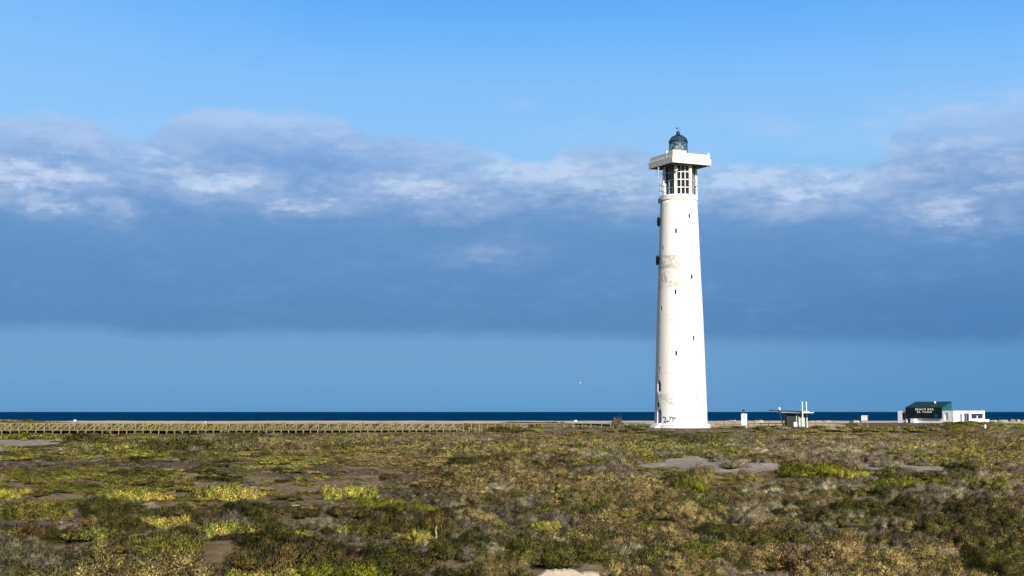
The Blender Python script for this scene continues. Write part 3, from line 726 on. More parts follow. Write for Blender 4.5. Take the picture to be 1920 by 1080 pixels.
# openings in the shaft : u, v, w px, h px
VAZ = math.atan2(TX, TY)       # bearing of the tower seen from the camera
def surf(u, v):
    """bearing (around the tower axis, 0 = toward camera, + = right) and radius for a pixel on the shaft"""
    z = zt(v); r = rad_z(z); s = max(-.97, min(.97, ((u - (1277 - (791 - v) * .0052)) * dep(v) / F) / r))
    return math.asin(s), r, z
def frame_at(phi):
    """unit outward normal and tangent (to the right seen from camera) at bearing phi"""
    a = -math.pi / 2 - VAZ + phi     # world angle of direction tower->camera is -90-VAZ
    n = Vector((math.cos(a), math.sin(a), 0)); t = Vector((-math.sin(a), math.cos(a), 0)); return n, t
slits = [(1294, 409), (1298, 522), (1301, 635.5), (1269.5, 437), (1268, 550.5), (1269, 664), (1244.5, 467), (1241.5, 580), (1237.5, 693)]
opens = [(u, v, .37, .90) for u, v in slits] + [(1236.8, 725.5, .95, 1.95), (1234.8, 759.5, .62, .98)]
cut = MB(); panes = []
def obox(mbx, phi, r, z, w_, h_, d0, d1):
    n, t = frame_at(phi)
    pts = []
    for dd in (d0, d1):
        for a, b2 in ((-1, -1), (1, -1), (1, 1), (-1, 1)):
            pts.append(n * (r + dd) + t * (a * w_ / 2) + Vector((0, 0, z + b2 * h_ / 2)))
    vs = [mbx.b.verts.new(p) for p in pts]
    for f in [(3, 2, 1, 0), (4, 5, 6, 7), (0, 1, 5, 4), (1, 2, 6, 5), (2, 3, 7, 6), (3, 0, 4, 7)]: mbx.b.faces.new([vs[i] for i in f])
for (u, v, w_, h_) in opens:
    phi, r, z = surf(u, v); obox(cut, phi, r, z, w_, h_, -.55, .6)
phi, r, z = surf(1236.3, 782); DOOR = (phi, r)
obox(cut, phi, r, 2.25, 1.25, 2.9, -.7, .8)
bmesh.ops.recalc_face_normals(cut.b, faces=cut.b.faces[:])
cme = bpy.data.meshes.new('cut'); cut.b.to_mesh(cme); cut.b.free()
so = bpy.data.objects.new('tmp_shaft', shme); co_ = bpy.data.objects.new('tmp_cut', cme); C.objects.link(so); C.objects.link(co_)
bo = so.modifiers.new('b', 'BOOLEAN'); bo.operation = 'DIFFERENCE'; bo.object = co_; bo.solver = 'EXACT'
dg = bpy.context.evaluated_depsgraph_get(); dg.update()
shme2 = bpy.data.meshes.new_from_object(so.evaluated_get(dg)); shme2.name = 'shaft'
bpy.data.objects.remove(so); bpy.data.objects.remove(co_)
tm = bpy.data.materials.new('tower_whitewash'); tm.use_nodes = True; N = NT(tm.node_tree); b = N.n['Principled BSDF']
t = N.new('ShaderNodeTexCoord').outputs['Object']; ox, oy, oz = N.sep(t)
na_ = N.noise(N.xyz(ox, oy, N.math('MULTIPLY', oz, 1.0)), .55, 7, .7); nb_ = N.noise(N.xyz(N.math('MULTIPLY', ox, 2.5), N.math('MULTIPLY', oy, 2.5), N.math('MULTIPLY', oz, .25)), .8, 6, .7)
nc_ = N.noise(t, 2.2, 6, .7)
c = N.mix(N.mr(nb_, .4, .7), (.84, .825, .79), (.79, .77, .73))
def bandz(v0, v1, s=.5):
    a, b2 = zt(v1), zt(v0)
    return N.math('MULTIPLY', N.mr(oz, a - s, a + s, 0, 1), N.mr(oz, b2 - s, b2 + s, 1, 0))
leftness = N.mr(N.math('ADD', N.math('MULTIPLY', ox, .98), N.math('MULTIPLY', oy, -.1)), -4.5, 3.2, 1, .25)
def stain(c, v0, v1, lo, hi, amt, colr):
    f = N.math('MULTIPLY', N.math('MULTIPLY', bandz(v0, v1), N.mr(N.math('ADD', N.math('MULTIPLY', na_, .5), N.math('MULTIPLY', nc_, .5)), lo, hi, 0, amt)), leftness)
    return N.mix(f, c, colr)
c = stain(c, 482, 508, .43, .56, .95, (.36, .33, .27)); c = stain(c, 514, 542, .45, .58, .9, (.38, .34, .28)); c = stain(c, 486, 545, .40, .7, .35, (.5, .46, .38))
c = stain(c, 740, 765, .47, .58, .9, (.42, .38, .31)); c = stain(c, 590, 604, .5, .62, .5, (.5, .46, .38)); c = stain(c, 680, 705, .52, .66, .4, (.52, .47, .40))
c = N.mix(N.math('MULTIPLY', bandz(482, 484.5, .05), .45), c, (.5, .46, .40))
for vv in (601, 512, 700): c = N.mix(N.math('MULTIPLY', bandz(vv, vv + 1.2, .04), .3), c, (.5, .46, .40))
c = N.mix(N.mr(nc_, .62, .75, 0, .35), c, (.58, .54, .46))
c = N.mix(bandz(768, 815, .2), c, N.mix(N.mr(nc_, .5, .75, 0, .4), (.82, .83, .84), (.6, .6, .58)))
N.put(b.inputs['Base Color'], c); b.inputs['Roughness'].default_value = .8; b.inputs['Specular IOR Level'].default_value = .15
bn = N.new('ShaderNodeBump'); bn.inputs['Strength'].default_value = .15; N.put(bn.inputs['Height'], nc_); N.l.new(bn.outputs[0], b.inputs['Normal'])
shme2.materials.clear(); shme2.materials.append(tm)
for p in shme2.polygons:
    p.use_smooth = p.area > .12 and abs(p.normal.z) < .3 and len(p.vertices) == 4 and p.area < 2
shaft = link('tower_shaft', shme2, None, lh)
for (u, v, w_, h_) in opens:
    phi, r, z = surf(u, v); q = MB(); obox(q, phi, r, z, w_ - .02, h_ - .02, -.5, -.025 if w_ < .7 else -.30)
    o = q.build('window', M['hole'], lh)
    if w_ > .9:
        q = MB(); obox(q, phi, r, z, .06, h_ - .04, -.41, -.36); q.build('window_frame', M['greyframe'], o)
q = MB(); obox(q, DOOR[0], DOOR[1], 2.24, 1.2, 2.84, -.66, -.58); dr = q.build('door', mat('blue_grey_door', (.10, .11, .16), .6, .1), lh)
q = MB(); n_, t_ = frame_at(DOOR[0]); q.tube(n_ * (DOOR[1] - .56) + t_ * .4 + Vector((0, 0, 2.1)), n_ * (DOOR[1] - .50) + t_ * .4 + Vector((0, 0, 2.1)), .04); q.build('handle', M['greymetal'], dr)
for (u, v) in ((1305.5, 746.5), (1306.5, 752.5)):
    phi, r, z = surf(u, v); q = MB(); obox(q, phi, r, z, .26, .2, -.02, .03); q.build('vent', M['lava'], lh)
# plinth
q = MB(); q.lathe([(0, 0), (5.85, 0), (5.85, .55), (5.3, .95), (5.3, .96), (0, .96)], 64); q.build('plinth', mat('plinth_white', (.78, .78, .76), .8, .06, 1.5), lh)
# entrance steps on the left-front of the plinth
q = MB()
for i in range(4):
    obox(q, DOOR[0], 5.0, .12 + i * .2, 2.2, .24 if i else .24, -.4, 1.9 - i * .32)
q.build('steps', M['white'], lh)
# collar ring under the lantern room
z0 = zt(377); rc = rad_at(372, 71.5)
q = MB(); q.lathe([(rc - .5, z0 - .02), (rc, z0 - .02), (rc, z0 + .95), (rc - .35, z0 + .96), (0, z0 + .96)], 64); q.build('collar', M['white'], lh)
for ph in (-18, 14):
    q = MB(); obox(q, R(ph), rc, z0 + .42, .75, .10, -.05, .03); q.build('drain_slot', M['stone'], lh)
# dark bracket ring shadow side box left of the collar
phi0 = R(-72)
q = MB(); obox(q, phi0, rc, z0 - .1, .9, .9, -.1, .35); q.build('cable_box', M['blackmetal'], lh)
# hexagonal watch room
zr0 = z0 + .96; zr1 = zt(315) + .35
RH = 3.28
HROT = R(9.4)
def hexdir(k): return frame_at(HROT + R(60) * k)          # face k normal / tangent
corner = []; ROFF = frame_at(0)[1] * .42
for k in range(6):
    n, t = frame_at(HROT + R(60) * k - R(30)); corner.append(n * RH + ROFF)
q = MB()
ins = [(c_ - ROFF) * .80 + ROFF for c_ in corner]
q.poly([(*c_.xy, zr0) for c_ in ins], Vector((0, 0, zr1 - zr0))); q.build('room_core', M['hole'], lh)
for k in range(6):
    q = MB(); c_ = corner[k]; n, t = frame_at(HROT + R(60) * k - R(30))
    a = math.atan2(n.y, n.x); rot = Matrix.Translation((c_.x, c_.y, 0)) @ Matrix.Rotation(a, 4, 'Z')
    q.box(-.22, -.13, zr0, .06, .13, zr1, rot); q.build('column', M['white'], lh)
ap = RH * math.cos(R(30))
for k in range(6):
    n, t = hexdir(k); half = RH / 2 - .11
    q = MB(); g_ = MB()
    def fb(mbx, x0, x1, za, zb, d0, d1):
        pts = [ROFF + n * (ap + d) + t * xx_ + Vector((0, 0, zz)) for d in (d0, d1) for xx_, zz in ((x0, za), (x1, za), (x1, zb), (x0, zb))]
        vs = [mbx.b.verts.new(p) for p in pts]
        for f in [(3, 2, 1, 0), (4, 5, 6, 7), (0, 1, 5, 4), (1, 2, 6, 5), (2, 3, 7, 6), (3, 0, 4, 7)]: mbx.b.faces.new([vs[i] for i in f])
    H_ = zr1 - zr0; lat = (k % 2 == 0)
    bw = .088 if lat else .06; d0, d1 = (-.28, .02) if lat else (-.32, -.20)
    rows = [0, .235, .49, .745, .96, 1.0] if lat else [0, .25, .5, .75, 1.0]
    hr = half - (.26 if lat else 0)
    if lat:
        for sx_ in ((hr, half), (-half, -hr)): fb(q, *sx_, zr0 + .004, zr1 - .004, d0 - .002, d1 + .004)
    for f in rows:
        zc = zr0 + H_ * f; fb(q, -hr, hr, max(zr0, zc - bw), min(zr1, zc + bw), d0, d1)
    for i in range(4):
        xc = -hr + 2 * hr * i / 3; fb(q, max(-hr, xc - bw), min(hr, xc + bw), zr0, zr1, d0 + .003, d1 - .003)
    fb(g_, -half, half, zr0 + .01, zr1 - .01, d0 - .06, d0 - .02)
    p_ = g_.build('glazing', M['pane'], lh)
    q.build('window_lattice' if lat else 'window_frame', M['white'] if lat else M['greyframe'], p_)
# square gallery slab
GS = 8.95; GA = R(32.6)
ng_, tg_ = frame_at(GA)          # right-hand face normal
def grot(z): 
    a = math.atan2(ng_.y, ng_.x); o_ = frame_at(0)[1] * .24; return Matrix.Translation((o_.x, o_.y, z)) @ Matrix.Rotation(a, 4, 'Z')
zg0 = zt(314) + .02; hgal = 1.25
offg = Vector((0, 0, 0))
q = MB(); s2 = GS / 2 + .08
q.box(-s2, -s2, 0, s2, s2, hgal, grot(zg0)); q.build('gallery_slab', M['slabwhite'], lh, bevel=.02)
q = MB(); q.box(-s2 + .05, -s2 + .05, -.03, s2 - .05, s2 - .05, -.002, grot(zg0)); q.build('soffit_shade', mat('shade_dark_soffit', (.07, .065, .06), .9, .2), lh)  # added thin sheet; its dark colour stands in for shade under the slab
# parapet
zp = zg0 + hgal; pm = M['white']
s3 = GS / 2 - .16
blk = .95
def par(x0, y0, x1, y1, h, name, m_, z_off=0.0):
    q = MB(); q.box(x0, y0, z_off, x1, y1, h, grot(zp)); return q.build(name, m_, lh)
# frame: local +x = right-hand normal, local +y = tangent to the right; near corner = (+x, -y)
par(s3 - 1.4, -s3, s3, -s3 + 5.2 * .62, 1.35, 'corner_block', M['white'])          # solid block at near corner
par(s3 - .12, -s3 + 3.23, s3, s3 - .45, .88, 'parapet', M['white'])                # right face parapet
par(s3 - .5, s3 - .44, s3 + .02, s3 + .02, 1.30, 'corner_post', M['white'])
par(-s3, -s3, s3 - 1.41, -s3 + .12, 1.0, 'parapet', M['white'])                    # left face parapet
par(s3 - 2.75, -s3 - .02, s3 - 2.45, -s3 + .25, 1.5, 'corner_post', M['white'])
par(-s3, -s3 + .13, -s3 + .12, s3, 1.0, 'parapet', M['white'])
par(-s3 + .13, s3 - .12, s3 - .51, s3, 1.0, 'parapet', M['white'])
# lantern house
zl = zt(291); rl = rad_at(275, 34.4); lx = -0.35
lroot = lh
q = MB(); q.lathe([(rl + .12, zp), (rl + .12, zp + 1.15), (rl, zp + 1.2), (0, zp + 1.2)], 32); q.build('lantern_base', M['white'], lh)
zb = zp + 1.2; zc = zt(266.5); zd = zt(253.5)
q = MB()
for i in range(8):
    a0 = 2 * math.pi * i / 8
    for sgn in (1, -1):
        N_ = 6; prev = None
        for j in range(N_ + 1):
            a = a0 + sgn * (j / N_) * (2 * math.pi / 8) * 2; p = Vector((rl * math.cos(a), rl * math.sin(a), zb + (zc - zb) * j / N_))
            if prev is not None: q.beam(prev, p, .075)
            prev = p
q.build('lattice_bars', M['lantern'], lh)
for zz, rr2, hh2 in ((zb, rl + .06, .22), (zc - .1, rl + .08, .2)):
    q = MB(); q.lathe([(rl - .12, zz), (rr2, zz), (rr2, zz + hh2), (rl - .12, zz + hh2)], 32); q.build('lantern_ring', M['lantern'], lh)
gl = bpy.data.materials.new('lantern_glass'); gl.use_nodes = True; N = NT(gl.node_tree); b = N.n['Principled BSDF']
b.inputs['Base Color'].default_value = (.10, .19, .23, 1); b.inputs['Roughness'].default_value = .08; b.inputs['Alpha'].default_value = .45; b.inputs['Specular IOR Level'].default_value = .9
q = MB(); q.lathe([(rl - .07, zb), (rl - .07, zc)], 24); q.build('lantern_glass', gl, lh)
q = MB(); q.lathe([(.75, zb + .02), (.8, zb + .5), (1.0, zb + 1.0), (.95, zc - .5), (.6, zc - .2), (0, zc - .15)], 20); q.build('lens', M['brass'], lh, smooth=True)
# dome: ribs + shell
def dome_r(f): return rl * math.sqrt(max(0, 1 - (f * .985) ** 2)) * (1 - .05 * math.sin(f * math.pi)) + .02
pr = [(dome_r(f), zc + .1 + (zd - zc - .1) * f) for f in np.linspace(0, 1, 9)]
domm = bpy.data.materials.new('dome_glass'); domm.use_nodes = True; N = NT(domm.node_tree); b = N.n['Principled BSDF']
b.inputs['Base Color'].default_value = (.02, .055, .07, 1); b.inputs['Roughness'].default_value = .15; b.inputs['Alpha'].default_value = .62
q = MB(); q.lathe([(max(.01, a - .05), b2) for a, b2 in pr], 24); q.build('dome', domm, lh, smooth=True)
q = MB()
for i in range(8):
    for sgn in (1, -1):
        prev = None
        for j, (a_, z_) in enumerate(pr):
            an = 2 * math.pi * i / 8 + sgn * j * .12; p = Vector((a_ * math.cos(an), a_ * math.sin(an), z_))
            if prev is not None: q.beam(prev, p, .075)
            prev = p
q.build('dome_ribs', M['lantern'], lh)
zq = zt(245.5)
q = MB(); q.lathe([(.38, zd - .15), (.42, zd), (.40, zd + .45), (.28, zd + .7), (.12, zq), (0, zq)], 16); q.build('cupola', M['lantern'], lh, smooth=True)
q = MB(); q.tube((0, 0, zq - .1), (0, 0, zt(238.5)), .03); zz = zt(240.5)
n, t = frame_at(0)
q.beam(-t * .38 + Vector((0, 0, zz)), t * .42 + Vector((0, 0, zz)), .04); q.poly([-t * .40 + Vector((0, 0, zz - .18)), -t * .12 + Vector((0, 0, zz - .05)), -t * .12 + Vector((0, 0, zz + .10)), -t * .40 + Vector((0, 0, zz + .18))], n * .03)
q.build('weather_vane', M['lantern'], lh)
# antennas around the watch room, dishes on the left side
def panel(phi, rr_, za, zb2, w_=.28, d_=.16, m_=None, name='antenna_panel'):
    q = MB(); obox(q, phi, rr_, (za + zb2) / 2, w_, zb2 - za, 0, d_); n, t = frame_at(phi)
    q.tube(n * (rr_ - .1) + Vector((0, 0, za - .8)), n * (rr_ - .1) + Vector((0, 0, zb2 + .1)), .045)
    return q.build(name, m_ or M['white'], lh)
def at_uv(u, v, r_):    # bearing for a pixel column at radius r_
    s = ((u - 1272.8) * dep(v) / F) / r_; return math.asin(max(-1, min(1, s)))
panel(at_uv(1294.5, 335, RH + .25), RH + .1, zt(347), zt(321.5), .32)
panel(at_uv(1308.5, 335, RH + .45), RH + .1, zt(339), zt(319), .34)
panel(at_uv(1243.5, 335, RH + .3), RH + .1, zt(348), zt(319), .28)
panel(at_uv(1234.3, 325, 4.6), 4.45, zt(336), zt(316), .16, .12, M['greyframe'])
panel(at_uv(1237.2, 345, 4.4), 4.15, zt(368), zt(341), .12, .12, M['greyframe'])
q = MB()
for v_ in (320, 331, 352, 363):
    q = MB(); n, t = frame_at(at_uv(1238, v_, 4.4)); q.tube(n * 3.0 + Vector((0, 0, zt(v_))), n * 4.45 + Vector((0, 0, zt(v_ - 3))), .045); q.build('antenna_bracket', M['blackmetal'], lh)
def dish(u, v, r_, rad, m_, name='dish', elev=0, depth=.35):
    phi = at_uv(u, v, r_) if abs((u - 1275) * dep(v) / F) < r_ else -math.pi / 2
    n, t = frame_at(phi); z = zt(v)
    q = MB(); q.lathe([(.02, 0), (rad * .6, depth * .25), (rad, depth * .75), (rad, depth), (rad * .5, depth * 1.05), (0, depth * 1.1)], 20)
    q.tube((0, 0, -.5), (0, 0, .05), .05)
    mtx = Matrix.Translation(n * r_ + Vector((0, 0, z))) @ n.to_track_quat('Z', 'Y').to_matrix().to_4x4()
    bmesh.ops.transform(q.b, matrix=mtx, verts=q.b.verts[:]); return q.build(name, m_, lh, smooth=False)
dish(1268.5, 322.5, RH + .22, .38, M['white'], 'antenna_dish', depth=.3)
for (u, v, rd) in ((1244, 350, .2), (1243, 356.5, .25), (1246, 361, .16), (1306, 348, .13), (1311.5, 348, .26)):
    dish(u, v, RH + .25, rd, M['white'], 'antenna_dish', depth=.22)
for v_, k in ((415.5, 1), (488, 1)):
    z = zt(v_); r_ = rad_z(z)
    ph = R(-86); n, t = frame_at(ph); q = MB(); rad = .98
    q.lathe([(0, 0), (.3, .02), (rad, .20), (rad, .50), (rad * .6, .62), (0, .66)], 24)
    q.tube((0, 0, -.4), (0, 0, .05), .10)
    mtx = Matrix.Translation(n * (r_ - .10) + Vector((0, 0, z))) @ n.to_track_quat('Z', 'Y').to_matrix().to_4x4()
    bmesh.ops.transform(q.b, matrix=mtx, verts=q.b.verts[:]); q.build('drum_antenna', M['drum'], lh, smooth=False)
# graffiti : strokes laid on the curved wall
def ribbon(strokes, name, m_, off=.02):
    q = MB()
    for pts, wd in strokes:
        L_ = []
        for (u, v) in pts:
            phi, r, z = surf(u, v); r = 5.25 if r > 5.25 else r
            L_.append((phi, r + off, z))
        prev = None
        for i, (phi, r, z) in enumerate(L_):
            j = min(i + 1, len(L_) - 1); k = max(i - 1, 0)
            da = (L_[j][0] - L_[k][0]) * r; dz = L_[j][2] - L_[k][2]; l = math.hypot(da, dz) or 1
            px_, pz2 = -dz / l * wd / 2, da / l * wd / 2
            cur = []
            for sg in (1, -1):
                ph2 = phi + sg * px_ / r; n, t = frame_at(ph2); cur.append(n * r + Vector((0, 0, z + sg * pz2)))
            if prev is not None:
                vs = [q.b.verts.new(p) for p in (prev[0], cur[0], cur[1], prev[1])]
                q.b.faces.new(vs)
            prev = cur
    return q.build(name, m_, lh)
gsp = mat('black_spray_paint', (.02, .02, .025), .7)
for st_g in ([([(1243.5, 783), (1244.5, 782), (1246.5, 782.2), (1249, 783), (1249.4, 785), (1247.5, 788), (1246, 790.5), (1246.5, 791.8), (1249, 791.2), (1251.5, 790)], .22),
        ([(1252, 787.5), (1251.6, 790), (1252.6, 791), (1253.5, 788.8), (1254, 790.6), (1255.3, 790.2)], .16),
        ([(1255, 782.2), (1258, 781.8), (1261, 781.6)], .14), ([(1257.6, 782), (1257.2, 786), (1256.4, 789.5)], .15),
        ([(1263.5, 782), (1260.5, 783.2), (1261, 785.4), (1263.6, 786.2), (1263, 789), (1260.6, 791)], .15), ([(1262.5, 784.5), (1267.2, 784), (1269, 783.2)], .12), ([(1264.8, 781.4), (1266, 784), (1267.2, 786)], .09),
        ([(1240.8, 781.6), (1240.4, 784), (1241.6, 786.5)], .06)]): ribbon([st_g], 'graffiti', gsp)
fgp = mat('faded_grey_paint', (.45, .45, .46), .8)
for st_g in ([([(1299, 787), (1303, 786.5)], .05), ([(1301, 786.8), (1301.3, 789)], .05), ([(1308, 786.3), (1306.8, 789.5)], .07), ([(1313.5, 786), (1314.5, 788), (1316, 787)], .07), ([(1314, 790), (1318, 786.2)], .06), ([(1321, 786.4), (1323.5, 789)], .06),
        ([(1274, 781), (1276, 780)], .05), ([(1281, 780), (1282, 782)], .05)]): ribbon([st_g], 'faded_graffiti', fgp, .017)
# railing in front of the plinth
def railing(name, lab, cat, us, v_top, v_bot, Y0, Y1, m_, rails=(0, .5), rw=.04, pw=.05, ext=(0, 0), z_base=None, diag=None):
    p0 = P(us[0], v_bot, Y0)
    root = thing(name, lab, cat, (p0.x, Y0, gz(p0.x, Y0)))
    def pos(u, v):
        f = (u - us[0]) / (us[-1] - us[0] + 1e-9); Yk = Y0 + (Y1 - Y0) * f; return P(u, v, Yk)
    for u in us:
        a = pos(u, v_bot); b2 = pos(u, v_top); g0 = gz(a.x, a.y)
        q = MB(); q.beam(Vector((a.x, a.y, min(a.z, g0 - .05))) - root.location, Vector((a.x, a.y, b2.z + .03)) - root.location, pw); q.build('post', m_, root)
    for r_ in rails:
        v = v_top + (v_bot - v_top) * r_
        q = MB(); q.beam(pos(us[0] - ext[0], v) - root.location + Vector((0, -pw * .5 - rw * .5, 0)), pos(us[-1] + ext[1], v) - root.location + Vector((0, -pw * .5 - rw * .5, 0)), rw, rw * 1.6); q.build('rail', m_, root)
    if diag:
        for (ua, va, ub, vb) in diag:
            q = MB(); q.beam(pos(ua, va) - root.location, pos(ub, vb) - root.location, pw * .9); q.build('brace', m_, root)
    return root
railing('railing', 'thin grey railing in front of the lighthouse plinth', 'railing', [1242.5, 1260.5, 1278.5, 1297, 1316.5, 1331], 794.2, 802.2, 279.5, 279.5, M['rail'], (0, .5), .05, .06, (5, 0))
railing('railing', 'black metal railing left of the lighthouse', 'railing', [1142, 1150, 1169, 1183, 1197, 1210], 793.2, 801.5, 292, 290, M['blackmetal'], (0,), .07, .11, (4, 0))

# ------------------------------------------------------------------ boardwalk
bw = thing('boardwalk', 'long raised timber boardwalk with zigzag braced railings crossing the marsh', 'boardwalk', (xat(430, 268), 268, gz(xat(430, 268), 268)))
O = bw.location.copy()
def bwp(s, off=0.0):      # s in metres from the right-hand end going left
    A = Vector((xat(865, 288), 288)); B = Vector((xat(-80, 250), 250)); d = (B - A); L_ = d.length; d.normalize(); n = Vector((d.y, -d.x)); n = n if n.y < 0 else -n
    f = s / L_; p = A + d * s + n * off
    z = (zat(804.6, 288) * (1 - f) + zat(805.4, 250) * f); return Vector((p.x, p.y, z)), L_
L_ = bwp(0)[1]; S1 = L_
q = MB(); a = bwp(0)[0] - O; b2 = bwp(S1)[0] - O
dz_ = Vector((0, 0, -.05)); q.beam(a + Vector((0, 0, -.03)), b2 + Vector((0, 0, -.03)), 2.3, .06); q.build('deck', M['wooddeck'], bw)
for off in (.98, -.98):
    q = MB(); q.beam(bwp(0, off)[0] - O + Vector((0, 0, -.125)), bwp(S1, off)[0] - O + Vector((0, 0, -.125)), .10, .125); q.build('joist', M['wood'], bw)
ns = int(S1 / 1.42); far_posts = MB()
for i in range(ns + 1):
    s = i * 1.42
    p, _ = bwp(s, 1.12); g0 = gz(p.x, p.y); q = MB(); q.beam(Vector((p.x, p.y, g0 - .2)) - O, p - O + Vector((0, 0, -.02)), .15); q.build('support_post', M['wood'], bw)
    p, _ = bwp(s + .5, -1.12); g0 = gz(p.x, p.y); far_posts.beam(Vector((p.x, p.y, g0 - .2)) - O, p - O + Vector((0, 0, -.1)), .15)
fp = far_posts.build('support_post', M['wood'], bw); fp['kind'] = 'stuff'
bay = 2.15; nb = int(S1 / bay)
for side, off in ((0, 1.08), (1, -1.08)):
    for i in range(nb):
        s0 = i * bay + side * 1.07; q = MB(); up = Vector((rnd.uniform(-.05, .05), 0, 1.12 + rnd.uniform(-.04, .04)))
        a = bwp(s0, off)[0] - O; b2 = bwp(min(s0 + bay, S1), off)[0] - O      # b2 is further left
        q.beam(a + Vector((0, 0, .0)), a + up, .11)
        q.beam(a + up * .97, b2 + up * .97, .06, .06)
        mid = bwp(s0 + bay * .5, off)[0] - O
        q.beam(a + up * .93, mid + up * .03 + (b2 - a) * .02, .10)
        if (i * 7 + side * 3) % 5 in (0, 3): q.beam(b2 + up * .05, a * .5 + b2 * .5 + up * .9, .07)
        q.build('railing_panel', M['wood'], bw)
# low stubs and post-and-rail fence continuing from the boardwalk
railing('fence', 'wooden post and rail fence between the boardwalk end and the black railing', 'fence', [884, 899, 914, 929, 945, 958, 988, 1003, 1017, 1040, 1058, 1075, 1092, 1108, 1128, 1145, 1176, 1192], 793.2, 803, 291, 292, M['wood'], (0.04,), .06, .13)
railing('fence', 'short stubby timber bollards and kerb rail at the boardwalk end', 'fence', [880, 891.5, 903], 801.2, 806.5, 284, 284, M['wood'], (.5,), .05, .15)
railing('fence', 'two-rail timber fence right of the lighthouse running behind the kiosk', 'fence', [1404, 1414, 1427, 1441, 1455, 1470, 1484, 1530, 1542, 1556, 1569, 1582], 793.5, 803.4, 294, 296, M['darkwood'], (0.05, .52), .08, .12)
railing('ramp_railing', 'timber ramp with slanted braces between the lighthouse and the info sign', 'railing', [1341, 1357, 1374, 1390, 1402], 790.5, 803, 289, 290, M['darkwood'], (.42, .72), .09, .12, diag=[(1345, 792, 1355, 800), (1375.5, 789, 1382, 797), (1358, 790, 1356, 800)])
q = MB(); a = P(1336, 800.5, 287.5); b2 = P(1402, 800.5, 287.5); rr_ = thing('ramp_deck', 'pale timber deck at the foot of the slanted ramp braces', 'ramp', (a.x, 287.5, 0))
q.beam(a - rr_.location, b2 - rr_.location, 1.8, .12); q.build('deck', M['wood'], rr_)

# ------------------------------------------------------------------ info signs
p = P(1395.5, 803, 284); sg = thing('info_sign', 'tall white and blue information board with a dark lamp on top beside the lighthouse', 'sign', (p.x, 284, gz(p.x, 284)))
def LZ(root, v): return zat(v, root.location.y) - root.location.z
def LX(root, u, dy=0): return xat(u, root.location.y + dy) - root.location.x
q = MB(); q.box(LX(sg, 1390), -.04, LZ(sg, 797.5), LX(sg, 1401), .04, LZ(sg, 775.5)); q.build('board', M['palegreen'], sg)
q = MB(); q.box(LX(sg, 1391), -.055, LZ(sg, 796.8), LX(sg, 1400), -.041, LZ(sg, 776)); q.build('poster', mat('white_poster', (.80, .83, .86), .5), sg)
q = MB(); q.box(LX(sg, 1391.6), -.064, LZ(sg, 786.5), LX(sg, 1399.6), -.056, LZ(sg, 778.5)); q.build('picture', mat('pale_blue_print', (.38, .62, .78), .5, .35, 4, dirt=(.8, .82, .82), dscale=2.5), sg)
q = MB(); q.box(LX(sg, 1391.8), -.064, LZ(sg, 777.8), LX(sg, 1394.6), -.056, LZ(sg, 776.8)).box(LX(sg, 1396.4), -.064, LZ(sg, 777.8), LX(sg, 1399.4), -.056, LZ(sg, 776.8)); q.build('heading', M['greyframe'], sg)
q = MB(); q.box(LX(sg, 1391.8), -.064, LZ(sg, 787.4), LX(sg, 1394), -.056, LZ(sg, 786.8)); q.build('print_mark', M['lantern'], sg)
for u in (1390.8, 1400.2):
    q = MB(); q.box(LX(sg, u) - .06, .041, -.1, LX(sg, u) + .06, .13, LZ(sg, 776)); q.build('post', M['palegreen'], sg)
q = MB(); q.tube((LX(sg, 1395.3), .06, LZ(sg, 776)), (LX(sg, 1394.5), .06, LZ(sg, 770)), .04); q.build('stem', M['greymetal'], sg)
q = MB(); q.lathe([(0, -.16), (.26, -.14), (.30, .02), (.18, .14), (0, .17)], 14); q.build('lamp', mat('maroon_black', (.03, .012, .02), .5), sg, loc=(LX(sg, 1394.5), .06, LZ(sg, 769.2)))
p = P(1621, 799, 300); s2g = thing('notice_board', 'pale grey notice board on two timber legs above the bank', 'sign', (p.x, 300, gz(p.x, 300)), R(-12))
q = MB(); q.box(-.62, -.05, LZ(s2g, 788.6), .55, .03, LZ(s2g, 779)); q.build('board', mat('pale_board_frame', (.66, .65, .58), .6), s2g)
q = MB(); q.box(-.5, -.07, LZ(s2g, 787.7), .42, -.051, LZ(s2g, 780)); q.build('panel', mat('faded_panel', (.48, .53, .55), .5, .2, 3), s2g)
for x_ in (-.55, .66):
    q = MB(); q.box(x_ - .08, .031, -.3, x_ + .08, .17, LZ(s2g, 778.8 if x_ > 0 else 780)); q.build('leg', M['wood'], s2g)

# ------------------------------------------------------------------ kiosk with canopy and masts
KY = 288.0
p = P(1492, 802, KY); kx = thing('beach_kiosk', 'green kiosk with thin slanted canopy and two tall pale masts', 'kiosk', (p.x, KY, gz(p.x, KY)))
X3 = lambda u: LX(kx, u); Z3 = lambda v: LZ(kx, v)
q = MB(); q.box(X3(1475.5), .1, 0, X3(1492), 2.4, Z3(775.5)); q.build('shade_dark_wall', M['darkwall'], kx)  # dark colour stands in for the shaded inside of an open shelter
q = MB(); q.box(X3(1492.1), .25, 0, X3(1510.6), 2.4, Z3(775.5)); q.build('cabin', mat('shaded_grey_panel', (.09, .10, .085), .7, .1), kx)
q = MB(); q.box(X3(1495.8), .12, .04, X3(1501.5), .24, Z3(780)); d_ = q.build('door', M['palegreen'], kx)
q = MB(); q.box(X3(1503.2), .12, .04, X3(1509.2), .24, Z3(780)); d_ = q.build('door', M['palegreen'], kx)
for u in (1497.7, 1499.6, 1505.2, 1507.2):
    q = MB(); q.box(X3(u) - .015, .10, .05, X3(u) + .015, .119, Z3(780.3)); q.build('door_batten', M['greyframe'], kx)
q = MB(); q.box(X3(1493.2), -.02, 0, X3(1494.2), .09, Z3(779)); q.build('pale_post', M['paleblue'], kx)
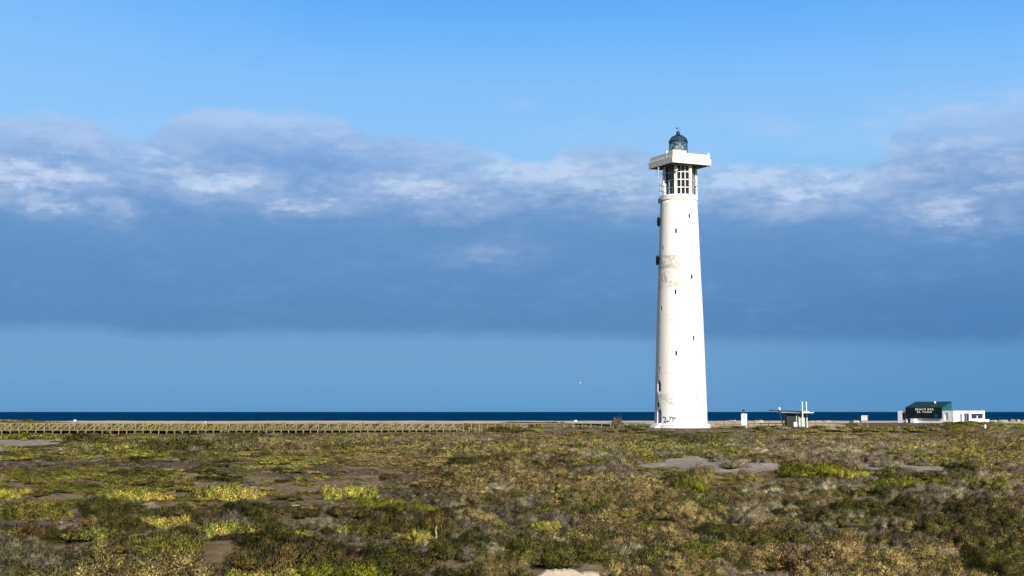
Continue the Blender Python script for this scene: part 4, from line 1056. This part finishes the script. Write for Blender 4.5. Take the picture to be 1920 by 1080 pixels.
q = MB(); q.box(X3(1511) , .0, 0, X3(1511.8), .12, Z3(777)); q.build('dark_post', M['darkwall'], kx)
q = MB()
q.poly([(X3(1446.5), -1.2, Z3(770.2)), (X3(1503.5), -1.2, Z3(772.2)), (X3(1503.5), 2.9, Z3(772.2)), (X3(1446.5), 2.9, Z3(770.2))], Vector((0, 0, .16))); q.build('canopy', mat('dark_canopy_sheet', (.035, .05, .06), .6), kx)
q = MB()
q.poly([(X3(1460), -.9, Z3(773.4)), (X3(1503.5), -.9, Z3(774.6)), (X3(1503.5), 2.5, Z3(774.6)), (X3(1460), 2.5, Z3(773.4))], Vector((0, 0, .10))); q.build('canopy_frame', M['greyframe'], kx)
q = MB(); q.box(X3(1503.6), -1.3, Z3(774.6), X3(1523.8), 2.8, Z3(772.6)); q.build('roof_slab', M['paleblue'], kx)
q = MB(); q.box(X3(1507), -.6, Z3(772.59), X3(1516), 1.6, Z3(771.4)); q.build('roof_hatch', M['paleblue'], kx)
for (ua, va, ub, vb, dy) in ((1459.5, 768.5, 1467, 801, -1.3), (1467.5, 771, 1471.5, 799, 1.8)):
    q = MB(); q.beam((X3(ua), dy, Z3(va)), (X3(ub), dy, Z3(vb) - .1), .2); q.build('slanted_leg', M['lantern'], kx)
q = MB(); q.beam((X3(1459.2), -1.3, Z3(763.6)), (X3(1460.9), -1.3, Z3(769)), .26); q.build('leg_cap', M['paleblue'], kx)
for (ua, ub, vb, dy) in ((1502.1, 1502.6, 802.5, -1.45), (1518.1, 1519.1, 797, 3.0)):
    q = MB(); q.tube((X3(ua), dy, Z3(753)), (X3(ub), dy, min(Z3(vb), 0) - .1), .13, .13, 10); ms = q.build('mast', M['paleblue'], kx)
    q = MB(); q.beam((X3(ua) - .05, dy, Z3(755.5)), (X3(ua) - .32, dy, Z3(756)), .08); q.build('spotlight', M['darkwall'], ms)
p = P(1491.2, 802.3, 285.8); fr_ = thing('cabinet', 'small white cabinet standing against the kiosk wall', 'cabinet', (p.x, 285.8, gz(p.x, 285.8)))
q = MB(); q.box(-.34, -.3, 0, .34, .3, 1.16); q.build('body', M['white'], fr_, bevel=.02)
q = MB(); q.box(-.30, -.33, .08, .30, -.301, 1.1); dd_ = q.build('door', M['barwhite'], fr_); q = MB(); q.box(.2, -.36, .5, .24, -.331, .8); q.build('handle', M['greymetal'], dd_)

# ------------------------------------------------------------------ beach bar
BY = 345.0; TH = R(33)
CX = xat(1787, BY); vb_ = math.atan2(CX, BY)
bar = thing('beach_bar', 'low white beach bar with a dark teal shed-roofed block', 'building', (CX, BY, .40))
vx = Vector((math.cos(vb_), -math.sin(vb_), 0)); vy = Vector((math.sin(vb_), math.cos(vb_), 0))   # view frame: right, away
eL = -(vx * math.cos(TH) - vy * math.sin(TH))     # along the front wall to the left (and away)
eB = (vx * math.sin(TH) + vy * math.cos(TH))      # along the side wall to the right (and away)
nF = -eB; nS = -eL
def along(e, u, o_=Vector((0, 0, 0))):           # distance along e from the corner (+offset) reaching column u
    lo, hi = -40.0, 60.0
    f = lambda s: uv_of(*(bar.location + o_ + e * s).xy, 2.0)[0] - u
    a, b_ = f(lo), f(hi)
    for _ in range(60):
        m_ = (lo + hi) / 2
        if f(m_) * a > 0: lo = m_
        else: hi = m_
    return (lo + hi) / 2
def zw(pt, v): return zat(v, (bar.location + pt).y) - bar.location.z
def prism(name, m_, L0, L1, B0, B1, z0_, z1_, parent=None):
    q = MB(); q.poly([tuple(eL * L0 + eB * B0 + Vector((0, 0, z0_))), tuple(eL * L1 + eB * B0 + Vector((0, 0, z0_))), tuple(eL * L1 + eB * B1 + Vector((0, 0, z0_))), tuple(eL * L0 + eB * B1 + Vector((0, 0, z0_)))], Vector((0, 0, z1_ - z0_)))
    return q.build(name, m_, parent or bar)
LW = along(eL, 1683.5); LB = along(eB, 1846.5); ht = zw(Vector((0, 0, 0)), 770.2)
# main volume: walls with parapet; openings as recessed dark rooms are built from wall pieces
wall_t = .3
def wall_with(name, e, n_in, length, openings, zt_, m_):
    """wall along e from the corner, thickness inward; openings = [(s0, s1, z0, z1)] sorted by s"""
    q = MB(); s = 0.0
    def pc(s0, s1, a, b_):
        if s1 - s0 < 1e-3 or b_ - a < 1e-3: return
        q.poly([tuple(e * s0 + Vector((0, 0, a))), tuple(e * s1 + Vector((0, 0, a))), tuple(e * s1 + Vector((0, 0, b_))), tuple(e * s0 + Vector((0, 0, b_)))], n_in * wall_t)
    for s0, s1, a, b_ in openings:
        pc(s, s0, -.6, zt_); pc(s0, s1, -.6, a); pc(s0, s1, b_, zt_); s = s1
    pc(s, length, -.6, zt_)
    return q.build(name, m_, bar)
fo = []
for u0, u1, v0, v1 in ((1777.5, 1770.5, 773.5, 788), (1697.5, 1690.8, 774, 786.5)):
    s0, s1 = along(eL, u0), along(eL, u1); pm_ = eL * s0; fo.append((s0, s1, max(.05, zw(pm_, v1)), zw(pm_, v0)))
so_ = []
for u0, u1, v0, v1 in ((1800.5, 1804, 776, 790), (1808, 1817.5, 775, 790), (1821.5, 1843.5, 775.5, 785)):
    s0, s1 = along(eB, u0), along(eB, u1); pm_ = eB * s0; so_.append((s0, s1, max(.05, zw(pm_, v1)), zw(pm_, v0)))
wall_with('front_wall', eL, eB, LW, fo, ht, M['barwhite'])
wall_with('side_wall', eB, eL, LB, so_, ht, M['barwhite'])
prism('back_wall', M['barwhite'], LW - .3, LW, .31, LB, -.6, ht); prism('rear_wall', M['barwhite'], .31, LW - .31, LB - .3, LB, -.6, ht)
prism('roof', M['barwhite'], .31, LW - .31, .31, LB - .31, ht - .35, ht - .15)
for i, (s0, s1, a, b_) in enumerate(fo):
    q = MB(); q.poly([tuple(eL * s0 + eB * .22 + Vector((0, 0, a))), tuple(eL * s1 + eB * .22 + Vector((0, 0, a))), tuple(eL * s1 + eB * .22 + Vector((0, 0, b_))), tuple(eL * s0 + eB * .22 + Vector((0, 0, b_)))], eB * .03)
    q.build('door' if i == 0 else 'window', M['barwhite'] if i == 0 else M['pane'], bar)
bluegl = mat('blue_tinted_glass', (.012, .03, .10), .2, 0, spec=.4)
for i, (s0, s1, a, b_) in enumerate(so_):
    q = MB(); q.poly([tuple(eB * s0 + eL * .2 + Vector((0, 0, a))), tuple(eB * s1 + eL * .2 + Vector((0, 0, a))), tuple(eB * s1 + eL * .2 + Vector((0, 0, b_))), tuple(eB * s0 + eL * .2 + Vector((0, 0, b_)))], eL * .03)
    w2 = q.build('window' if i != 1 else 'door', bluegl, bar)
    if i == 1:
        sm = (s0 + s1) / 2; q = MB(); q.poly([tuple(eB * (sm - .06) + eL * .14 + Vector((0, 0, a))), tuple(eB * (sm + .06) + eL * .14 + Vector((0, 0, a))), tuple(eB * (sm + .06) + eL * .14 + Vector((0, 0, b_))), tuple(eB * (sm - .06) + eL * .14 + Vector((0, 0, b_)))], eL * .05); q.build('frame', M['greyframe'], w2)
    if i == 2:
        sm = s0 + (s1 - s0) * .52; q = MB(); q.poly([tuple(eB * (sm - .16) + eL * .1 + Vector((0, 0, a))), tuple(eB * (sm + .16) + eL * .1 + Vector((0, 0, a))), tuple(eB * (sm + .16) + eL * .1 + Vector((0, 0, a + .75))), tuple(eB * (sm - .16) + eL * .1 + Vector((0, 0, a + .75)))], eL * .05); q.build('pillar', M['barwhite'], w2)
# low terrace wall at the right
prism('terrace_wall', M['barwhite'], -.9, -.6, along(eB, 1822), along(eB, 1848.5), -.6, zw(eB * 12, 786.3))
# dark block
of = -eB * .35
L0 = along(eL, 1765.5, of); L1 = along(eL, 1698, of)
zl0 = zw(eL * L0, 784.5); zl1 = zw(eL * L0, 764.6)
Bd = along(eB, 1785, eL * L0); zr_ = zw(eL * L0 + eB * Bd, 753.6)
q = MB(); q.poly([tuple(eL * L0 - eB * .35 + Vector((0, 0, zl0))), tuple(eL * L1 - eB * .35 + Vector((0, 0, zl0))), tuple(eL * L1 - eB * .35 + Vector((0, 0, zl1))), tuple(eL * L0 - eB * .35 + Vector((0, 0, zl1)))], eB * .34); bf = q.build('block_front', M['tealshade'], bar)
for L_s, nm in ((L0, 'block_side'), (L1 - .12, 'block_side')):
    q = MB(); q.poly([tuple(eL * L_s - eB * .01 + Vector((0, 0, zl0))), tuple(eL * L_s + eB * Bd + Vector((0, 0, zl0))), tuple(eL * L_s + eB * Bd + Vector((0, 0, zr_))), tuple(eL * L_s - eB * .01 + Vector((0, 0, zl1)))], eL * .12); q.build(nm, M['teal'], bar)
q = MB(); q.poly([tuple(eL * (L0 + .13) + eB * (Bd - .12) + Vector((0, 0, ht))), tuple(eL * (L1 - .13) + eB * (Bd - .12) + Vector((0, 0, ht))), tuple(eL * (L1 - .13) + eB * (Bd - .12) + Vector((0, 0, zr_ - .05))), tuple(eL * (L0 + .13) + eB * (Bd - .12) + Vector((0, 0, zr_ - .05)))], eB * .11); q.build('block_back', M['teal'], bar)
q = MB(); q.poly([tuple(eL * (L0 - .04) - eB * .37 + Vector((0, 0, zl1 + .005))), tuple(eL * (L1 + .04) - eB * .37 + Vector((0, 0, zl1 + .005))), tuple(eL * (L1 + .04) + eB * (Bd + .04) + Vector((0, 0, zr_ + .005))), tuple(eL * (L0 - .04) + eB * (Bd + .04) + Vector((0, 0, zr_ + .005)))], Vector((0, 0, .10))); rf = q.build('block_roof', M['tealroof'], bar)
# a window on the dark block and one vent strip on its lit side
s0, s1 = along(eL, 1758.5, of), along(eL, 1752, of)
q = MB(); q.poly([tuple(eL * s0 - eB * .36 + Vector((0, 0, zw(eL * s0, 782)))), tuple(eL * s1 - eB * .36 + Vector((0, 0, zw(eL * s0, 782)))), tuple(eL * s1 - eB * .36 + Vector((0, 0, zw(eL * s0, 777)))), tuple(eL * s0 - eB * .36 + Vector((0, 0, zw(eL * s0, 777))))], -eB * .03); q.build('window', M['teal'], bar)
cc_ = eL * along(eL, 1754.5, eB * Bd * .8) + eB * Bd * .75
q = MB(); zc_ = zw(cc_, 757.5); q.box(cc_.x - .2, cc_.y - .2, zc_ - .3, cc_.x + .2, cc_.y + .2, zw(cc_, 752.6)); q.build('chimney', M['white'], rf)
# porch: small projecting white block with dark doorway
s0, s1, s2_ = along(eL, 1721), along(eL, 1714.3), along(eL, 1705.5)
zt0 = zw(eL * s1, 784.6)
prism('porch_wall', M['barwhite'], s0, s1, -1.7, -.01, -.6, zt0 - .05); prism('porch_wall', M['barwhite'], s2_, s2_ + .25, -1.2, -.01, -.6, zt0 - .05)
prism('porch_door', M['brownwall'], s1 + .01, s2_ - .01, -.5, -.35, -.6, zt0 - .1)
prism('porch_roof', M['teal'], s1 + .01, s2_ + .3, -1.25, -.4, zt0 - .04, zt0 + .05)
# lettering
def text_mesh(txt, size, spacing):
    cu = bpy.data.curves.new('t', 'FONT'); cu.body = txt; cu.size = size; cu.align_x = 'CENTER'; cu.space_character = spacing; cu.extrude = .03; cu.offset = .012
    ob = bpy.data.objects.new('t', cu); C.objects.link(ob); dg = bpy.context.evaluated_depsgraph_get(); dg.update()
    me = bpy.data.meshes.new_from_object(ob.evaluated_get(dg)); bpy.data.objects.remove(ob); return me
for txt, v, uc, sp in (('BEACH BAR', 769.2, 1733.5, 1.42), ('EL FARO', 774.0, 1733.5, 1.5)):
    me = text_mesh(txt, .64, sp); me.materials.append(M['white'])
    s = along(eL, uc, of); o = link('lettering', me, None, bf)
    ex = -eL; ez = Vector((0, 0, 1)); ey = ex.cross(ez) * -1      # text x -> right, text y -> up
    mt = Matrix(((ex.x, 0, nF.x, 0), (ex.y, 0, nF.y, 0), (0, 1, 0, 0), (0, 0, 0, 1)))
    o.matrix_local = Matrix.Translation(eL * s - eB * .40 + Vector((0, 0, zw(eL * s, v)))) @ mt
    xs_ = [v_.co.x for v_ in me.vertices]; wdt = max(xs_) - min(xs_)
    want = abs(along(eL, uc - 17 if 'BEACH' in txt else uc - 13.5, of) - along(eL, uc + 17 if 'BEACH' in txt else uc + 13.5, of))
    o.scale = (o.scale[0] * want / wdt, o.scale[1], o.scale[2])

# ------------------------------------------------------------------ small things
def rock_thing(name, lab, cat, u, v, Yk, rx, ry, rz, m_, seed, grp=None, sub=2):
    p = P(u, v, Yk); z = gz(p.x, Yk); q = MB(); q.blob((0, 0, rz * .45), rx, ry, rz, seed, sub, .22)
    o = q.build(name, m_, None); o.location = (p.x, Yk, z); tag(o, lab, cat, grp); return o
rock_thing('lava_rock', 'dark pointed rock left of the beach bar, left one of two', 'rock', 1670, 803, 290, .55, .5, .38, M['lava'], 1)
rock_thing('lava_rock', 'dark rock nearest the beach bar porch, right one of two', 'rock', 1686, 802, 292, .42, .4, .32, M['lava'], 2)
rock_thing('lava_rock', 'large black rock in the heap beside the notice board', 'rock', 1593, 798, 296, .62, .5, .62, M['lava'], 3)
rock_thing('lava_rock', 'grey-brown rock at the foot of the heap beside the notice board', 'rock', 1601, 801, 292, .9, .6, .45, M['lava'], 4)
rock_thing('lava_rock', 'dark rock at the left foot of the heap beside the notice board', 'rock', 1589, 803, 290, .7, .5, .38, M['lava'], 5)
rock_thing('stone', 'pale flat stone lying in front of the heap beside the notice board', 'stone', 1610.5, 803.5, 288, .45, .3, .14, M['slab'], 6)
rock_thing('stone', 'flat pale stone on the bank under the kiosk canopy', 'stone', 1474, 802.8, 284, .75, .4, .10, M['slab'], 7)
rock_thing('stone', 'pinkish white stone at the right edge in the scrub below the beach', 'stone', 1914, 812, 268, .42, .35, .26, M['slab'], 8)
for (u, v, Yk, m_, lab, nm) in ((1603.2, 791.2, 297, M['yellow'], 'small yellow bundle on top of the heap beside the notice board', 'yellow_bundle'), (1608.6, 791, 297, M['blueplastic'], 'small blue and white bundle on top of the heap beside the notice board', 'blue_bundle')):
    p = P(u, v + 1.5, Yk); q = MB(); q.blob((0, 0, .16), .3, .2, .2, int(u), 2, .2).tube((-.1, 0, .28), (.05, 0, .42), .05); o = q.build(nm, m_); o.location = (p.x, Yk, p.z); tag(o, lab, 'bundle')
rock_thing('rubble_mound', 'brown rubble mound under the two small bright bundles', 'mound', 1605, 800, 298.5, 1.5, .9, .98, mat('rubble_brown', (.12, .095, .08), .9, .4, 4, bump=.8), 9, None, 3)
p = P(1847.4, 802, 300); q = MB(); q.box(-.16, -.12, 0, .16, .12, .72).box(-.19, -.15, .721, .19, .15, .77); o = q.build('marker_post', M['white']); o.location = (p.x, 300, zat(803, 300)); tag(o, 'short white marker post in front of the beach bar mound', 'post')
# things on the beach crest
for (u, v, wd, hd, lab, m_) in ((1079.3, 791.2, 5.4, 3.0, 'pale blue box-shaped shelter alone on the sand left of the lighthouse', M['paleblue']), (140.8, 789.6, 3.0, 2.9, 'tiny white hut on the dune crest at far left', M['white']), (385.3, 793.8, 3.0, 2.6, 'tiny white box on the sand behind the middle of the boardwalk', M['white'])):
    Yk = 372.0; p = P(u, v, Yk); s_ = Yk / F
    r0 = thing('beach_box', lab, 'box', (p.x, Yk, min(p.z, gz(p.x, Yk) + .3)))
    q = MB(); q.box(-wd * s_ / 2, -.35, 0, wd * s_ / 2, .35, hd * s_); q.build('body', m_, r0); q = MB(); q.box(-wd * s_ / 2 - .03, -.4, hd * s_ + .001, wd * s_ / 2 + .03, .4, hd * s_ + .06); q.build('lid', m_, r0)
# stone windbreaks on the beach
def windbreak(u, v, Yk, wpx, hpx, lab, seed, m_=None):
    p = P(u, v, Yk); r = wpx / 2 * Yk / F; h = hpx * Yk / F; rn = random.Random(seed); q = MB()
    n = max(7, int(2 * math.pi * r / .45))
    for i in range(n):
        a = 2 * math.pi * i / n
        if 1.2 < a < 1.9: continue
        for l in range(2):
            hh = h * (.55 if l == 0 else .5); q.blob((r * math.cos(a + l * .2) + rn.uniform(-.05, .05), r * .8 * math.sin(a + l * .2), hh * .5 + l * h * .45), .32 * rn.uniform(.8, 1.2), .28, hh * .62, seed * 50 + i * 2 + l, 1, .2)
    o = q.build('stone_windbreak', m_ or M['stone']); o.location = (p.x, Yk, gz(p.x, Yk) - .1); tag(o, lab, 'stone windbreak', 'stone windbreaks built on the beach'); return o
windbreak(1423, 790, 365, 13, 5.5, 'white domed windbreak right of the blue information board', 1, M['slab'])
windbreak(1374, 790, 385, 10, 3.5, 'low windbreak just left of the blue information board', 2)
windbreak(1449, 791, 385, 9, 2.6, 'low windbreak under the left tip of the kiosk canopy', 3)
windbreak(1521, 791, 380, 8, 3.2, 'small windbreak just right of the tall kiosk masts', 4)
windbreak(1533, 791, 385, 9, 3.0, 'windbreak second to the right of the kiosk masts', 5)
windbreak(1551, 791, 380, 10, 3.4, 'windbreak third to the right of the kiosk masts', 6)
windbreak(1568, 792, 375, 10, 2.6, 'windbreak nearest the left side of the rock heap', 7)
windbreak(1862, 791, 385, 12, 3.8, 'windbreak nearest the right end of the beach bar', 8)
windbreak(1881, 791, 385, 14, 4.0, 'pinkish windbreak in the middle of the far right row', 9)
windbreak(1904, 791, 385, 14, 4.4, 'windbreak behind the dark bin in the far right row', 10)
windbreak(1922, 791, 385, 10, 3.6, 'windbreak cut by the right edge of the photo', 11)
p = P(1906, 799, 345); bn_ = thing('litter_bin', 'small dark bin on two legs on the sand at far right', 'bin', (p.x, 345, gz(p.x, 345)))
q = MB(); q.lathe([(0, .5), (.2, .5), (.27, 1.05), (.22, 1.06), (0, 1.0)], 12); q.build('body', M['blackmetal'], bn_)
for x_ in (-.22, .22): q = MB(); q.tube((x_, 0, -.1), (x_ * .9, 0, .55), .04); q.build('leg', M['drift'], bn_)
# foreground slab and driftwood
YS = (HC - MZ) * F / (1092 - HOR); xs0 = xat(1003, YS); xs1 = xat(1146, YS)
rn = random.Random(3); q = MB(); top_ = []; N_ = 26
wS = xs1 - xs0
outline = [(0, -.5)]
for i in range(N_ + 1):
    f = i / N_; hgt = .30 * min(1, f * 4.0 + .35) * (1 if f < .60 else .80) + rn.uniform(-.018, .018); hgt -= .05 * math.exp(-((f - .58) / .05) ** 2); outline.append((f * wS, hgt))
outline.append((wS, -.5))
q.poly([(x_, 0, z_) for x_, z_ in outline], Vector((0, .42, 0)))
bmesh.ops.triangulate(q.b, faces=[f for f in q.b.faces if len(f.verts) > 4])
o = q.build('stone_slab', M['slab']); o.location = (xs0, YS, zat(1070.5, YS) - .30); tag(o, 'broken pale stone slab lying at the bottom edge of the photo', 'slab')
YD = (HC - MZ) * F / (1026 - HOR)
def drift(pts, name, lab, Yk, r=.03, loc_v=1024, br=()):
    o_ = P(pts[0][0], loc_v, Yk); q = MB()
    for ch in [pts] + list(br):
        for i in range(len(ch) - 1):
            a = P(ch[i][0], ch[i][1], Yk + i * .05) - o_; b2 = P(ch[i + 1][0], ch[i + 1][1], Yk + (i + 1) * .05) - o_
            k = len(ch); q.tube(a, b2, r * (1 - .6 * i / k), r * (1 - .6 * (i + 1) / k), 7)
    o = q.build(name, M['drift'], smooth=True); o.location = o_; tag(o, lab, 'driftwood'); return o
drift([(796, 1023), (803, 1018), (812, 1016.5), (820, 1015), (829, 1011.5)], 'driftwood_branch', 'bleached driftwood branch with an upright twig, lower centre', YD - 1.5, .035, br=[[(817, 1016), (818.5, 1005), (817, 995), (819, 986)], [(803, 1018), (798, 1017), (793, 1019)]])
drift([(1008, 948.5), (1014, 948), (1020, 948.4)], 'driftwood_stick', 'short pale stick in the scrub above the small yellow shrubs', 60.5, .03, loc_v=948)
drift([(1189, 1066), (1195, 1068.5), (1202, 1069.5)], 'driftwood_stick', 'pale broken stick right of the stone slab', 34.2, .025, loc_v=1068)
drift([(547, 949), (553, 947.5), (562, 948)], 'driftwood_stick', 'pale stick lying left of centre among brown scrub', 62.5, .03, loc_v=948)
# gull
GYd = 250.0; p = P(1087, 718.5, GYd); q = MB(); q.blob((0, 0, 0), .20, .09, .08, 4, 2, .03)
for sg_ in (1, -1):
    q.poly([(.08, sg_ * .05, .02), (-.06, sg_ * .05, .02), (-.02, sg_ * .32, .16), (.06, sg_ * .32, .16)], Vector((0, 0, .012))); q.poly([(.055, sg_ * .325, .162), (-.015, sg_ * .325, .162), (-.05, sg_ * .62, .08)], Vector((0, 0, .01)))
q.tube((.18, 0, .02), (.27, 0, .01), .03, .005, 6); q.poly([(-.17, .04, 0), (-.17, -.04, 0), (-.30, 0, 0)], Vector((0, 0, .01)))
o = q.build('gull', mat('gull_white', (.75, .75, .75), .7)); o.location = p; o.rotation_euler = (0, .1, R(-35)); tag(o, 'small white gull flying left of the lighthouse above the sea', 'bird')
